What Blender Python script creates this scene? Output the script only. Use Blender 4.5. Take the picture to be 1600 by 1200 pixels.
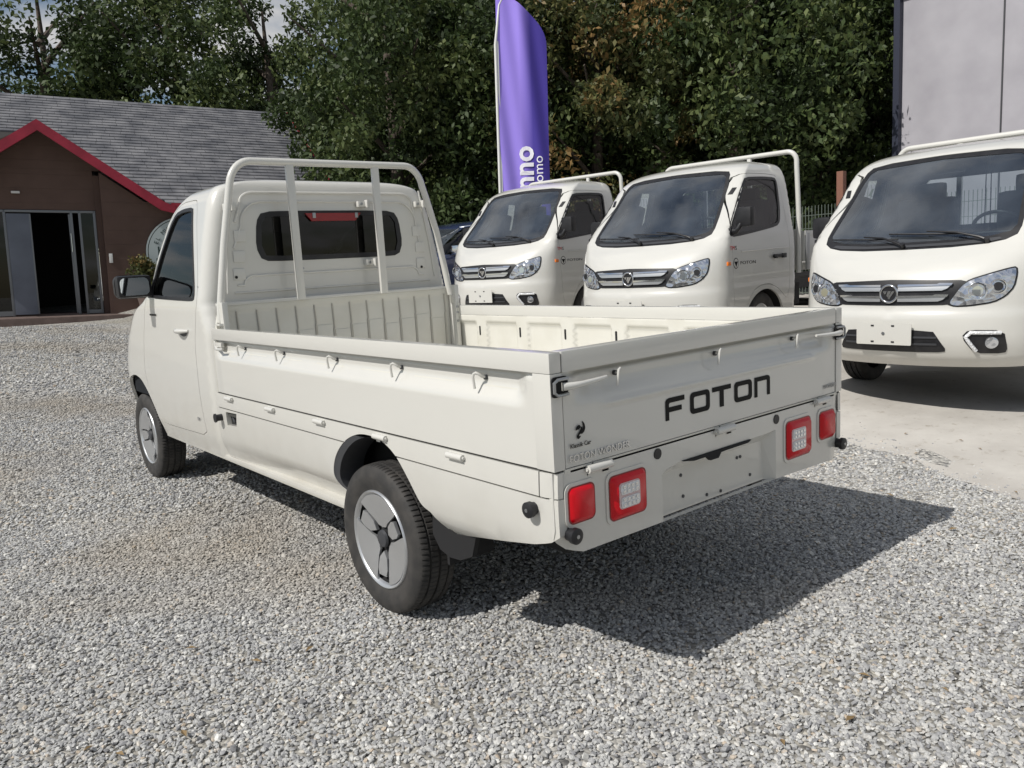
import bpy, bmesh, math, random
import numpy as np
from mathutils import Vector, Matrix
from mathutils.geometry import delaunay_2d_cdt
random.seed(7); rng=np.random.default_rng(7)
S=bpy.context.scene; COL=S.collection
for o in list(bpy.data.objects): bpy.data.objects.remove(o)

# ------------------------------------------------------------------ camera
CAM=np.array([-2.267,-1.615,1.341]); YAW,PITCH,ROLL=[math.radians(a) for a in (-39.5,-8.675,-3.305)]
_f=np.array([-math.sin(YAW)*math.cos(PITCH),math.cos(YAW)*math.cos(PITCH),math.sin(PITCH)])
_r=np.array([math.cos(YAW),math.sin(YAW),0.]); _u=np.cross(_r,_f)
_R=math.cos(ROLL)*_r+math.sin(ROLL)*_u; _U=-math.sin(ROLL)*_r+math.cos(ROLL)*_u
cd=bpy.data.cameras.new('camera'); cam=bpy.data.objects.new('camera',cd); COL.objects.link(cam)
cam.matrix_world=Matrix(((_R[0],_U[0],-_f[0],CAM[0]),(_R[1],_U[1],-_f[1],CAM[1]),(_R[2],_U[2],-_f[2],CAM[2]),(0,0,0,1)))
cd.sensor_width=36; cd.lens=1245.75/1600*36; cd.clip_end=500; cd.clip_start=.05
S.camera=cam
# ------------------------------------------------------------------ sky and sun
SUN=Vector((-1.03,.067,1.087)).normalized()
elev=math.asin(SUN.z); az=math.atan2(SUN.x,SUN.y)
W=bpy.data.worlds.new('World'); S.world=W; W.use_nodes=True
nt=W.node_tree; nt.nodes.clear()
def wn(t): return nt.nodes.new(t)
sky=wn('ShaderNodeTexSky'); sky.sky_type='NISHITA'; sky.sun_disc=False; sky.sun_elevation=elev; sky.sun_rotation=az
sky.air_density=1.1; sky.dust_density=.6
bg=wn('ShaderNodeBackground'); bg.inputs[1].default_value=.070
out=wn('ShaderNodeOutputWorld')
# scattered fair-weather cloud, the same all over the sky
tc=wn('ShaderNodeTexCoord'); sep=wn('ShaderNodeSeparateXYZ'); nt.links.new(tc.outputs['Generated'],sep.inputs[0])
mx=wn('ShaderNodeMath'); mx.operation='MAXIMUM'; mx.inputs[1].default_value=.0; nt.links.new(sep.outputs[2],mx.inputs[0])
ad=wn('ShaderNodeMath'); ad.operation='ADD'; ad.inputs[1].default_value=.25; nt.links.new(mx.outputs[0],ad.inputs[0])
cmb=wn('ShaderNodeCombineXYZ')
for k in (0,1):
    dv=wn('ShaderNodeMath'); dv.operation='DIVIDE'; nt.links.new(sep.outputs[k],dv.inputs[0]); nt.links.new(ad.outputs[0],dv.inputs[1]); nt.links.new(dv.outputs[0],cmb.inputs[k])
nz=wn('ShaderNodeTexNoise'); nz.inputs['Scale'].default_value=2.3; nz.inputs['Detail'].default_value=8; nz.inputs['Roughness'].default_value=.55; nt.links.new(cmb.outputs[0],nz.inputs['Vector'])
cr=wn('ShaderNodeValToRGB'); cr.color_ramp.elements[0].position=.43; cr.color_ramp.elements[1].position=.60; nt.links.new(nz.outputs[0],cr.inputs[0])
mxc=wn('ShaderNodeMix'); mxc.data_type='RGBA'; nt.links.new(cr.outputs[0],mxc.inputs[0]); nt.links.new(sky.outputs[0],mxc.inputs[6]); mxc.inputs[7].default_value=(8.8,8.7,8.6,1)
nt.links.new(mxc.outputs[2],bg.inputs[0]); nt.links.new(bg.outputs[0],out.inputs[0])
sl=bpy.data.lights.new('sun','SUN'); sl.energy=4.0; sl.angle=math.radians(.5); sl.color=(1,.965,.915)
so=bpy.data.objects.new('sun',sl); COL.objects.link(so); so.rotation_euler=SUN.to_track_quat('Z','Y').to_euler(); so.location=(-8,0,9)
S.view_settings.view_transform='Standard'; S.view_settings.look='None'; S.view_settings.gamma=1; S.view_settings.use_curve_mapping=False
S.view_settings.exposure=0.0
S.cycles.max_bounces=8; S.cycles.transparent_max_bounces=16

# ------------------------------------------------------------------ materials
def mat(name,col=(.5,.5,.5),rough=.5,metal=0,coat=0,spec=.5,**kw):
    m=bpy.data.materials.new(name); m.use_nodes=True; b=m.node_tree.nodes['Principled BSDF']
    b.inputs['Base Color'].default_value=(*col,1); b.inputs['Roughness'].default_value=rough; b.inputs['Metallic'].default_value=metal
    b.inputs['Coat Weight'].default_value=coat; b.inputs['Coat Roughness'].default_value=.04; b.inputs['Specular IOR Level'].default_value=spec
    for k,v in kw.items(): b.inputs[k.replace('_',' ')].default_value=v
    return m
def nodes(m): return m.node_tree, m.node_tree.nodes['Principled BSDF']
def noise_mix(m,c1,c2,scale=5,detail=5,lo=.35,hi=.65,bump=0,bscale=None,dist=.01,coord='Object',rough=None):
    nt,b=nodes(m); N=nt.nodes.new; L=nt.links.new
    tc=N('ShaderNodeTexCoord'); n=N('ShaderNodeTexNoise'); n.inputs['Scale'].default_value=scale; n.inputs['Detail'].default_value=detail; L(tc.outputs[coord],n.inputs['Vector'])
    r=N('ShaderNodeValToRGB'); r.color_ramp.elements[0].position=lo; r.color_ramp.elements[1].position=hi
    r.color_ramp.elements[0].color=(*c1,1); r.color_ramp.elements[1].color=(*c2,1); L(n.outputs[0],r.inputs[0]); L(r.outputs[0],b.inputs['Base Color'])
    if bump:
        n2=N('ShaderNodeTexNoise'); n2.inputs['Scale'].default_value=bscale or scale*4; n2.inputs['Detail'].default_value=6; L(tc.outputs[coord],n2.inputs['Vector'])
        bp=N('ShaderNodeBump'); bp.inputs['Strength'].default_value=bump; bp.inputs['Distance'].default_value=dist; L(n2.outputs[0],bp.inputs['Height']); L(bp.outputs[0],b.inputs['Normal'])
    return m
PAINT=mat('cream_paint',(.80,.785,.72),.32,0,1)
def dusty(m,c,dust,hi=.8):
    nt,b=nodes(m);N=nt.nodes.new;L=nt.links.new
    tc=N('ShaderNodeTexCoord');g=N('ShaderNodeNewGeometry');sp=N('ShaderNodeSeparateXYZ');L(g.outputs['Position'],sp.inputs[0])
    mr=N('ShaderNodeMapRange');mr.inputs[1].default_value=.25;mr.inputs[2].default_value=hi;mr.inputs[3].default_value=1;mr.inputs[4].default_value=0;L(sp.outputs[2],mr.inputs[0])
    n=N('ShaderNodeTexNoise');n.inputs['Scale'].default_value=7;n.inputs['Detail'].default_value=8;L(tc.outputs['Object'],n.inputs['Vector'])
    mu=N('ShaderNodeMath');mu.operation='MULTIPLY';L(mr.outputs[0],mu.inputs[0]);L(n.outputs[0],mu.inputs[1])
    n3=N('ShaderNodeTexNoise');n3.inputs['Scale'].default_value=1.7;n3.inputs['Detail'].default_value=3;L(tc.outputs['Object'],n3.inputs['Vector'])
    a2=N('ShaderNodeMath');a2.operation='MULTIPLY_ADD';L(n3.outputs[0],a2.inputs[0]);a2.inputs[1].default_value=.12;L(mu.outputs[0],a2.inputs[2])
    mix=N('ShaderNodeMix');mix.data_type='RGBA';mix.inputs[6].default_value=(*c,1);mix.inputs[7].default_value=(*dust,1);L(a2.outputs[0],mix.inputs[0]);L(mix.outputs[2],b.inputs['Base Color'])
    rr=N('ShaderNodeMapRange');rr.inputs[3].default_value=.28;rr.inputs[4].default_value=.6;L(a2.outputs[0],rr.inputs[0]);L(rr.outputs[0],b.inputs['Roughness'])
dusty(PAINT,(.635,.628,.588),(.44,.415,.36))
BEDPAINT=mat('bed_paint',(.79,.775,.70),.42,0,.25); noise_mix(BEDPAINT,(.60,.585,.52),(.65,.638,.58),6,8,.3,.6)
BLACK=mat('black_plastic',(.018,.018,.02),.45); noise_mix(BLACK,(.007,.007,.009),(.016,.016,.018),20,4)
DARK=mat('dark_void',(.012,.012,.013),.9)
SEAM=mat('seam_shadow_gap',(.05,.05,.045),.9)
TRIM=mat('grey_trim',(.045,.047,.052),.5)
LETTER=mat('black_lettering',(.012,.012,.012),.6,spec=.15)
RUBBER=mat('rubber',(.03,.03,.03),.75); noise_mix(RUBBER,(.028,.027,.026),(.06,.055,.05),14,8,.4,.75,.25,160,.002)
LINER=mat('wheel_liner',(.018,.018,.018),.85)
CHROME=mat('chrome',(.75,.76,.78),.12,1)
SILVER=mat('silver_wheel_paint',(.60,.61,.62),.32,.75,.3)
ZINC=mat('zinc_latch',(.38,.39,.40),.38,.9)
REDL=mat('red_lens',(.60,.002,.010),.25,0,.12,spec=.3)
REDD=mat('dark_red_lens',(.22,.001,.004),.2,0,.3)
ORANGE=mat('orange_lens',(.8,.2,.02),.2,0,1)
REDTXT=mat('red_lettering',(.55,.03,.03),.4)
LED=mat('clear_lamp_grid',(.75,.76,.77),.25,.1,1)
def facet(m,scale,strength,dist):
    nt,b=nodes(m);N=nt.nodes.new;L=nt.links.new
    tc=N('ShaderNodeTexCoord');v=N('ShaderNodeTexVoronoi');v.inputs['Scale'].default_value=scale;L(tc.outputs['Object'],v.inputs['Vector'])
    bp=N('ShaderNodeBump');bp.inputs['Strength'].default_value=strength;bp.inputs['Distance'].default_value=dist;L(v.outputs['Distance'],bp.inputs['Height']);L(bp.outputs[0],b.inputs['Normal'])
facet(LED,70,.6,.01)
HEADL=mat('headlamp_reflector',(.62,.64,.68),.12,.9,1); facet(HEADL,20,.55,.02)
def glass(name,tint,ior=1.5,rough=0.0):
    m=bpy.data.materials.new(name); m.use_nodes=True; nt=m.node_tree; nt.nodes.clear(); N=nt.nodes.new;L=nt.links.new
    o=N('ShaderNodeOutputMaterial');mx=N('ShaderNodeMixShader');t=N('ShaderNodeBsdfTransparent');t.inputs[0].default_value=(*tint,1)
    g=N('ShaderNodeBsdfGlossy');g.inputs['Roughness'].default_value=rough;f=N('ShaderNodeFresnel');f.inputs[0].default_value=ior
    L(f.outputs[0],mx.inputs[0]);L(t.outputs[0],mx.inputs[1]);L(g.outputs[0],mx.inputs[2]);L(mx.outputs[0],o.inputs[0]);return m
GLASS=glass('tinted_window_glass',(.55,.60,.59),1.5)
WGLASS=glass('windshield_glass',(.58,.66,.68),2.6)
nt=WGLASS.node_tree; _o=[n for n in nt.nodes if n.type=='OUTPUT_MATERIAL'][0]; _m=_o.inputs[0].links[0].from_node
_d=nt.nodes.new('ShaderNodeBsdfDiffuse'); _d.inputs[0].default_value=(.36,.42,.50,1); _x=nt.nodes.new('ShaderNodeMixShader')   # blue-grey haze painted into the glass to brighten it like reflected sky
_nz=nt.nodes.new('ShaderNodeTexNoise'); _nz.inputs['Scale'].default_value=1.8; _nz.inputs['Detail'].default_value=6; _tc=nt.nodes.new('ShaderNodeTexCoord'); nt.links.new(_tc.outputs['Object'],_nz.inputs['Vector'])
_mr=nt.nodes.new('ShaderNodeMapRange'); _mr.inputs[1].default_value=.3; _mr.inputs[2].default_value=.75; _mr.inputs[3].default_value=.03; _mr.inputs[4].default_value=.20; nt.links.new(_nz.outputs[0],_mr.inputs[0]); nt.links.new(_mr.outputs[0],_x.inputs[0])
nt.links.new(_m.outputs[0],_x.inputs[1]); nt.links.new(_d.outputs[0],_x.inputs[2]); nt.links.new(_x.outputs[0],_o.inputs[0])
MIRR=mat('mirror_glass',(.7,.75,.8),.03,1)
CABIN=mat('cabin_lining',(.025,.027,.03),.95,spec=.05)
SEAT=mat('seat_fabric',(.13,.13,.135),.85)
DASH=mat('dashboard_plastic',(.13,.13,.135),.6)
GRIP=mat('grab_handle_plastic',(.5,.5,.47),.5)

# ------------------------------------------------------------------ object helpers
def link(o,parent=None):
    COL.objects.link(o)
    if parent is not None: o.parent=parent
    return o
def tag(o,label=None,cat=None,group=None,kind=None):
    if label:o['label']=label
    if cat:o['category']=cat
    if group:o['group']=group
    if kind:o['kind']=kind
    return o
def empty(name,loc=(0,0,0),rz=0,**k):
    o=bpy.data.objects.new(name,None); link(o); o.location=loc; o.rotation_euler=(0,0,rz); o.empty_display_size=.2; return tag(o,**k)
def mk(name,V,F,m,parent=None,smooth=None,mats=None,idx=None):
    me=bpy.data.meshes.new(name); me.from_pydata([tuple(map(float,v)) for v in V],[],[tuple(map(int,f)) for f in F]); me.materials.append(m)
    if mats:
        for x in mats: me.materials.append(x)
        me.polygons.foreach_set('material_index',idx)
    if smooth is not None:
        me.shade_smooth(); me.set_sharp_from_angle(angle=math.radians(smooth))
    me.validate(); me.update()
    return link(bpy.data.objects.new(name,me),parent)
class MB:
    def __init__(s): s.V=[];s.F=[]
    def add(s,V,F):
        n=len(s.V); s.V+=[tuple(v) for v in V]; s.F+=[tuple(i+n for i in f) for f in F]; return s
    def box(s,c,d,bev=0,R=None):
        x,y,z=[a/2 for a in d]
        if bev<=0:
            V=[(sx*x,sy*y,sz*z) for sx in(-1,1) for sy in(-1,1) for sz in(-1,1)]
            F=[(0,1,3,2),(4,6,7,5),(0,4,5,1),(2,3,7,6),(0,2,6,4),(1,5,7,3)]
        else:
            bm=bmesh.new(); bmesh.ops.create_cube(bm,size=1)
            for v in bm.verts: v.co=Vector((v.co.x*d[0],v.co.y*d[1],v.co.z*d[2]))
            bmesh.ops.bevel(bm,geom=bm.edges[:],offset=bev,segments=2,profile=.7,affect='EDGES')
            bm.verts.index_update(); V=[v.co[:] for v in bm.verts]; F=[[v.index for v in f.verts] for f in bm.faces]; bm.free()
        if R is not None: V=[(R@Vector(v))[:] for v in V]
        return s.add([(v[0]+c[0],v[1]+c[1],v[2]+c[2]) for v in V],F)
    def tube(s,pts,r,n=10,cap=True,closed=False):
        P=[Vector(p) for p in pts]; N=len(P); rings=[]; up=None
        for i,p in enumerate(P):
            a=P[(i-1)%N] if (i>0 or closed) else p; b=P[(i+1)%N] if (i<N-1 or closed) else p
            t=(b-a).normalized()
            if up is None: up=Vector((0,0,1)) if abs(t.z)<.9 else Vector((1,0,0))
            x=t.cross(up).normalized(); up=x.cross(t).normalized(); rr=r[i] if hasattr(r,'__len__') else r
            rings.append([(p+x*math.cos(k*2*math.pi/n)*rr+up*math.sin(k*2*math.pi/n)*rr)[:] for k in range(n)])
        V=[v for q in rings for v in q]; F=[]
        M=N if closed else N-1
        for i in range(M):
            for k in range(n): F.append((i*n+k,i*n+(k+1)%n,((i+1)%N)*n+(k+1)%n,((i+1)%N)*n+k))
        if cap and not closed: F.append(tuple(range(n))[::-1]); F.append(tuple((N-1)*n+k for k in range(n)))
        return s.add(V,F)
    def cyl(s,a,b,r,n=20): return s.tube([a,b],r,n)
    def prism(s,poly,fn,h0,h1):
        n=len(poly); V=[fn(a,b,h0) for a,b in poly]+[fn(a,b,h1) for a,b in poly]
        F=[tuple(range(n))[::-1],tuple(range(n,2*n))]+[(i,(i+1)%n,n+(i+1)%n,n+i) for i in range(n)]
        return s.add(V,F)
    def lathe(s,prof,n=48,ax='x',c=(0,0,0)):
        V=[];F=[];m=len(prof)
        for j in range(n):
            a=2*math.pi*j/n
            for h,r in prof:
                v={'x':(h,r*math.cos(a),r*math.sin(a)),'y':(r*math.cos(a),h,r*math.sin(a)),'z':(r*math.cos(a),r*math.sin(a),h)}[ax]; V.append((v[0]+c[0],v[1]+c[1],v[2]+c[2]))
        for j in range(n):
            for i in range(m-1): F.append((j*m+i,j*m+i+1,((j+1)%n)*m+i+1,((j+1)%n)*m+i))
        return s.add(V,F)
    def build(s,name,m,parent=None,smooth=40): return mk(name,s.V,s.F,m,parent,smooth)
def rrect(cx,cy,w,h,r,n=6):
    P=[]
    for k,(sx,sy) in enumerate([(1,1),(-1,1),(-1,-1),(1,-1)]):
        for i in range(n+1):
            a=math.pi/2*(k+i/n); P.append((cx+sx*(w/2-r)+r*math.cos(a),cy+sy*(h/2-r)+r*math.sin(a)))
    return P
def chaik(P,it=2,closed=True):
    for _ in range(it):
        Q=[];n=len(P)
        for i in range(n if closed else n-1):
            a=np.array(P[i]);b=np.array(P[(i+1)%n]);Q+=[tuple(.8*a+.2*b),tuple(.2*a+.8*b)]
        P=Q
    return P
def inset(P,d):
    A=np.array(P,float);n=len(A);area=sum(A[i][0]*A[(i+1)%n][1]-A[(i+1)%n][0]*A[i][1] for i in range(n));sg=1 if area>0 else -1;out=[]
    for i in range(n):
        a=A[i]-A[i-1];b=A[(i+1)%n]-A[i];a/=np.linalg.norm(a)+1e-9;b/=np.linalg.norm(b)+1e-9
        na=np.array([-a[1],a[0]])*sg;nb=np.array([-b[1],b[0]])*sg;m=na+nb;m/=np.linalg.norm(m)+1e-9;out.append(tuple(A[i]+m*d/max(.5,m@na)))
    return out
def resamp(P,res,closed=True):
    Q=[];n=len(P)
    for i in range(n if closed else n-1):
        a=np.array(P[i],float);b=np.array(P[(i+1)%n],float);k=max(1,int(math.ceil(np.linalg.norm(b-a)/res)))
        Q+=[tuple(a+(b-a)*j/k) for j in range(k)]
    return Q
def pip(pts,poly):
    x=pts[:,0][:,None];y=pts[:,1][:,None];A=np.array(poly);B=np.roll(A,-1,0)
    c=((A[:,1]>y)!=(B[:,1]>y))&(x<(B[:,0]-A[:,0])*(y-A[:,1])/(B[:,1]-A[:,1]+1e-15)+A[:,0]); return c.sum(1)%2==1
def edist(pts,poly):
    A=np.array(poly);B=np.roll(A,-1,0);D=B-A;L=(D**2).sum(1)+1e-12;best=np.full(len(pts),9.)
    for a,d,l in zip(A,D,L):
        t=np.clip(((pts-a)@d)/l,0,1);best=np.minimum(best,np.hypot(*(pts-a-t[:,None]*d).T))
    return best
def fill(outline,holes,res,eres=None):
    eres=eres or res; polys=[resamp(outline,eres)]+[resamp(h,eres) for h in holes]
    V=[];E=[]
    for P in polys:
        n=len(V);V+=P;E+=[(n+i,n+(i+1)%len(P)) for i in range(len(P))]
    A=np.array(outline);lo=A.min(0);hi=A.max(0)
    gx=np.arange(lo[0]+res/2,hi[0],res);gy=np.arange(lo[1]+res/2,hi[1],res*.9)
    G=np.array([(x+(res/2 if j%2 else 0),y) for j,y in enumerate(gy) for x in gx])
    if len(G):
        k=pip(G,polys[0]);
        for h in polys[1:]: k&=~pip(G,h)
        G=G[k]
        for P in polys:
            if len(G): G=G[edist(G,P)>res*.45]
        V=V+[tuple(g) for g in G]
    o=delaunay_2d_cdt([Vector(v) for v in V],E,[],0,1e-6)
    v=np.array([p[:] for p in o[0]]);f=np.array([t for t in o[2] if len(t)==3])
    c=v[f].mean(1);k=pip(c,outline)
    for h in holes: k&=~pip(c,h)
    ar=np.abs(np.cross(v[f[:,1]]-v[f[:,0]],v[f[:,2]]-v[f[:,0]]));k&=ar>1e-9
    return v,f[k]
def panel(name,ev,outline,m,parent,holes=(),res=.05,eres=None,depth=.012,off=0,skip=None,both=False,dark=None):
    """a sheet with real thickness lying on a parametric surface"""
    sides=[1,-1] if both else [1]
    VV=[];NN=[];FF=[]
    v2,f2=fill(outline,holes,res,eres)
    for sg in sides:
        q=v2*[sg,1]; P,N=ev(q); P=P+N*off; n0=len(VV)
        fn=np.cross(P[f2[:,1]]-P[f2[:,0]],P[f2[:,2]]-P[f2[:,0]]); fl=(fn*N[f2].mean(1)).sum(1)<0
        f=f2.copy(); f[fl]=f[fl][:,::-1]
        VV+=list(P);NN+=list(N);FF+=[tuple(t+n0) for t in f]
        if depth:
            cnt={}
            for t in f:
                for a,b in ((t[0],t[1]),(t[1],t[2]),(t[2],t[0])): cnt[(a,b)]=cnt.get((a,b),0)+1
            B=[(a,b) for (a,b) in cnt if (b,a) not in cnt]
            if skip is not None: B=[e for e in B if not (skip(*v2[e[0]]) and skip(*v2[e[1]]))]
            for a,b in B:
                k=len(VV); VV+=[P[a],P[b],P[b]-N[b]*depth,P[a]-N[a]*depth]; NN+=[(0,0,0)]*4; FF.append((k+1,k,k+3,k+2))
    me=bpy.data.meshes.new(name); me.from_pydata([tuple(map(float,v)) for v in VV],[],[tuple(map(int,f)) for f in FF]); me.materials.append(m)
    me.shade_smooth(); me.normals_split_custom_set_from_vertices([tuple(map(float,n)) for n in NN]); me.update()
    return link(bpy.data.objects.new(name,me),parent)
def surf(fn,h=1e-3):
    """fn(a,b arrays)->(N,3); outward normal = d/da x d/db"""
    def ev(uv):
        a=uv[:,0];b=uv[:,1];P=fn(a,b);da=fn(a+h,b)-fn(a-h,b);db=fn(a,b+h)-fn(a,b-h);N=np.cross(da,db);return P,N/(np.linalg.norm(N,axis=1,keepdims=True)+1e-12)
    return ev
def sstep(e0,e1,x):
    t=np.clip((x-e0)/(e1-e0),0,1);return t*t*(3-2*t)
def text(name,body,size,fn,m,parent,ext=.002,align='LEFT',sx=1,font_off=0,space=1):
    c=bpy.data.curves.new(name,'FONT'); c.body=body; c.size=size; c.extrude=ext; c.align_x=align; c.resolution_u=3; c.offset=font_off; c.space_character=space
    o=bpy.data.objects.new(name,c); COL.objects.link(o); dg=bpy.context.evaluated_depsgraph_get(); me=bpy.data.meshes.new_from_object(o.evaluated_get(dg)); bpy.data.objects.remove(o); bpy.data.curves.remove(c)
    for v in me.vertices: v.co=Vector(fn(v.co.x*sx,v.co.y,v.co.z))
    me.materials.clear(); me.materials.append(m); me.name=name; me.update(); return link(bpy.data.objects.new(name,me),parent)
def pchip(x,y,xq):
    x=np.asarray(x,float);y=np.asarray(y,float);h=np.diff(x);d=np.diff(y)/h;m=np.zeros(len(x))
    for i in range(1,len(x)-1):
        if d[i-1]*d[i]>0:
            w1=2*h[i]+h[i-1];w2=h[i]+2*h[i-1];m[i]=(w1+w2)/(w1/d[i-1]+w2/d[i])
    m[0]=d[0];m[-1]=d[-1]
    i=np.clip(np.searchsorted(x,xq)-1,0,len(x)-2);s=(xq-x[i])/h[i]
    return ((1+2*s)*(1-s)**2)*y[i]+s*(1-s)**2*h[i]*m[i]+s*s*(3-2*s)*y[i+1]+s*s*(s-1)*h[i]*m[i+1]
class Shell:
    """body skin: rows of (z, y_front, half_width, corner_depth, y_rear); u = round the plan section, t = up the profile"""
    NU=60; NT=220
    def __init__(s,rows,rc=.07,n=2.0):
        A=np.array(rows,float); t=np.r_[0,np.cumsum(np.hypot(np.hypot(np.diff(A[:,0]),np.diff(A[:,1])),np.diff(A[:,2])*.7))]
        T=np.linspace(0,t[-1],s.NT); Z,Y0,W,D,YR=[pchip(t,A[:,k],T) for k in range(5)]
        s.T=T;s.tmax=t[-1];s.knots=t
        P=np.zeros((s.NT,3*s.NU+1,3))
        th=np.linspace(0,np.pi/2,200);ph=np.linspace(0,np.pi/2,24)
        for i in range(s.NT):
            z,y0,w,d,yr=Z[i],Y0[i],W[i],D[i],YR[i]; w=max(w,.004)
            fx=w*np.sin(th)**(2/n);fy=y0+d*(1-np.cos(th)**(2/n))
            r=min(rc,w*.5,(yr-y0)*.3)
            rx=np.r_[w-r+r*np.cos(ph),0];ry=np.r_[yr-r+r*np.sin(ph),yr]
            ys=min(y0+d,yr-r-.01)
            segs=[(fx,np.minimum(fy,ys)),(np.array([w,w]),np.array([ys,yr-r])),(rx,ry)]
            for k,(a,b) in enumerate(segs):
                L=np.r_[0,np.cumsum(np.hypot(np.diff(a),np.diff(b)))]+np.arange(len(a))*1e-9
                q=np.linspace(0,L[-1],s.NU+1)
                P[i,k*s.NU:(k+1)*s.NU+1,0]=np.interp(q,L,a);P[i,k*s.NU:(k+1)*s.NU+1,1]=np.interp(q,L,b)
            P[i,:,2]=z
        du=np.gradient(P,axis=1);dt=np.gradient(P,axis=0)
        N=np.cross(du,dt);N/=np.linalg.norm(N,axis=2,keepdims=True)+1e-12
        N[:,0,0]=0; N/=np.linalg.norm(N,axis=2,keepdims=True)+1e-12
        s.P=P;s.N=N;s.Z=Z
        s.U=np.arange(3*s.NU+1)/s.NU
    def _bl(s,G,u,t):
        fu=np.clip(u*s.NU,0,3*s.NU-1e-6);ft=np.clip(t/s.tmax*(s.NT-1),0,s.NT-1-1e-6)
        i=ft.astype(int);j=fu.astype(int);a=(ft-i)[:,None];b=(fu-j)[:,None]
        return G[i,j]*(1-a)*(1-b)+G[i,j+1]*(1-a)*b+G[i+1,j]*a*(1-b)+G[i+1,j+1]*a*b
    def ev(s,uv):
        uv=np.asarray(uv,float);u=uv[:,0];t=uv[:,1];au=np.abs(u);sg=np.where(u<0,-1,1)
        P=s._bl(s.P,au,t);N=s._bl(s.N,au,t);P[:,0]*=sg;N[:,0]*=sg
        return P,N/(np.linalg.norm(N,axis=1,keepdims=True)+1e-12)
    def tz(s,z): return np.interp(z,s.Z[:s.ncap()],s.T[:s.ncap()])
    def ncap(s): return s.NT
    def _inv(s,val,z,ax,u0,u1):
        t=s.tz(z);us=np.linspace(u0,u1,300);p=s._bl(s.P,us,np.full(300,t))[:,ax]
        if p[0]>p[-1]: p=p[::-1];us=us[::-1]
        return np.interp(val,p,us),t
    def front(s,pts): return [(lambda r:(r[0]*(1 if x>=0 else -1),r[1]))(s._inv(abs(x),z,0,0,1)) for x,z in pts]
    def side(s,pts,sg=1): return [(lambda r:(r[0]*sg,r[1]))(s._inv(y,z,1,0,2.12)) for y,z in pts]
    def rear(s,pts): return [(lambda r:(r[0]*(1 if x>=0 else -1),r[1]))(s._inv(abs(x),z,0,2.0,3)) for x,z in pts]
TM_ROWS=[(.29,.10,.76,.40,1.72),(.36,.02,.785,.42,1.72),(.50,-.03,.80,.44,1.72),(.62,-.03,.805,.44,1.72),(.68,-.005,.805,.42,1.72),(.80,.0,.805,.42,1.72),(.90,.03,.805,.39,1.72),(1.0,.11,.805,.30,1.72),(1.085,.22,.80,.19,1.72),(1.15,.30,.795,.12,1.72),(1.2,.345,.785,.11,1.72),(1.45,.58,.745,.11,1.72),(1.68,.785,.70,.10,1.72),(1.76,.87,.665,.14,1.72),(1.81,.98,.61,.18,1.70),(1.845,1.15,.45,.2,1.65),(1.865,1.32,.2,.15,1.55),(1.87,1.4,.02,.02,1.47)]
PK_ROWS=[(.38,.12,.78,.5,2.20),(.50,.02,.80,.55,2.20),(.75,.0,.805,.55,2.20),(.90,.07,.805,.54,2.20),(1.03,.21,.805,.5,2.20),(1.16,.43,.805,.45,2.16),(1.23,.74,.80,.34,2.14),(1.31,.96,.785,.24,2.14),(1.5,1.12,.75,.2,2.14),(1.70,1.29,.705,.18,2.14),(1.78,1.40,.68,.2,2.13),(1.835,1.54,.635,.2,2.12),(1.865,1.68,.52,.15,2.10),(1.882,1.80,.25,.1,2.02),(1.886,1.86,.02,.02,1.92)]
# ------------------------------------------------------------------ wheels
def tyre_mesh():
    prof=[(-.072,.192),(-.080,.205),(-.086,.235),(-.087,.258),(-.082,.280),(-.074,.292),(-.062,.2975),(-.046,.2985),(-.045,.291),(-.037,.291),(-.036,.2995),(-.006,.300),(-.005,.291),(.005,.291),(.006,.300),(.036,.2995),(.037,.291),(.045,.291),(.046,.2985),(.062,.2975),(.074,.292),(.082,.280),(.087,.258),(.088,.250),(.086,.235),(.085,.228),(.080,.205),(.072,.192)]
    pit=88;n=pit*4;m=len(prof);V=[];F=[]
    for j in range(n):
        g=(j%4==0);a=2*math.pi*j/n+(.0)
        if g: a+=.3*2*math.pi/n
        for i,(x,r) in enumerate(prof):
            aa=a+ (0.02*(x/.07) if abs(x)<.075 else 0)
            rr=r
            if g and r>.2965 and abs(x)>.04: rr=r-.006
            if j%4==2 and .006<=abs(x)<=.036 and (j//4)%1==0: rr=r-.004
            V.append((x,rr*math.cos(aa),rr*math.sin(aa)))
    for j in range(n):
        for i in range(m-1): F.append((j*m+i,j*m+i+1,((j+1)%n)*m+i+1,((j+1)%n)*m+i))
    return V,F
_ty=None
def wheel(parent,x,y,z,side,capped=True,spin=0):
    """a wheel turned so its outer face looks along side*x; sub-parts hang under it"""
    global _ty
    w=mk('wheel',*(tyre_mesh()),RUBBER,None,35) if _ty is None else link(bpy.data.objects.new('wheel',_ty))
    _ty=w.data; w.parent=parent; w.location=(x,y,z); w.rotation_euler=(spin,0,0) if side>0 else (spin,0,math.pi)
    if capped: wheel_cap(w)
    else:
        b=MB().lathe([(.055,.196),(.070,.190),(.062,.178),(.02,.165),(.015,.10),(.04,.07),(.05,.05),(.05,.0)],40); b.build('rim',SILVER,w)
        b=MB()
        for k in range(5):
            a=k*2*math.pi/5; b.cyl((.02,.055*math.cos(a),.055*math.sin(a)),(.052,.055*math.cos(a),.055*math.sin(a)),.009,8)
        b.build('wheel_nuts',ZINC,w)
    return w
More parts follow.
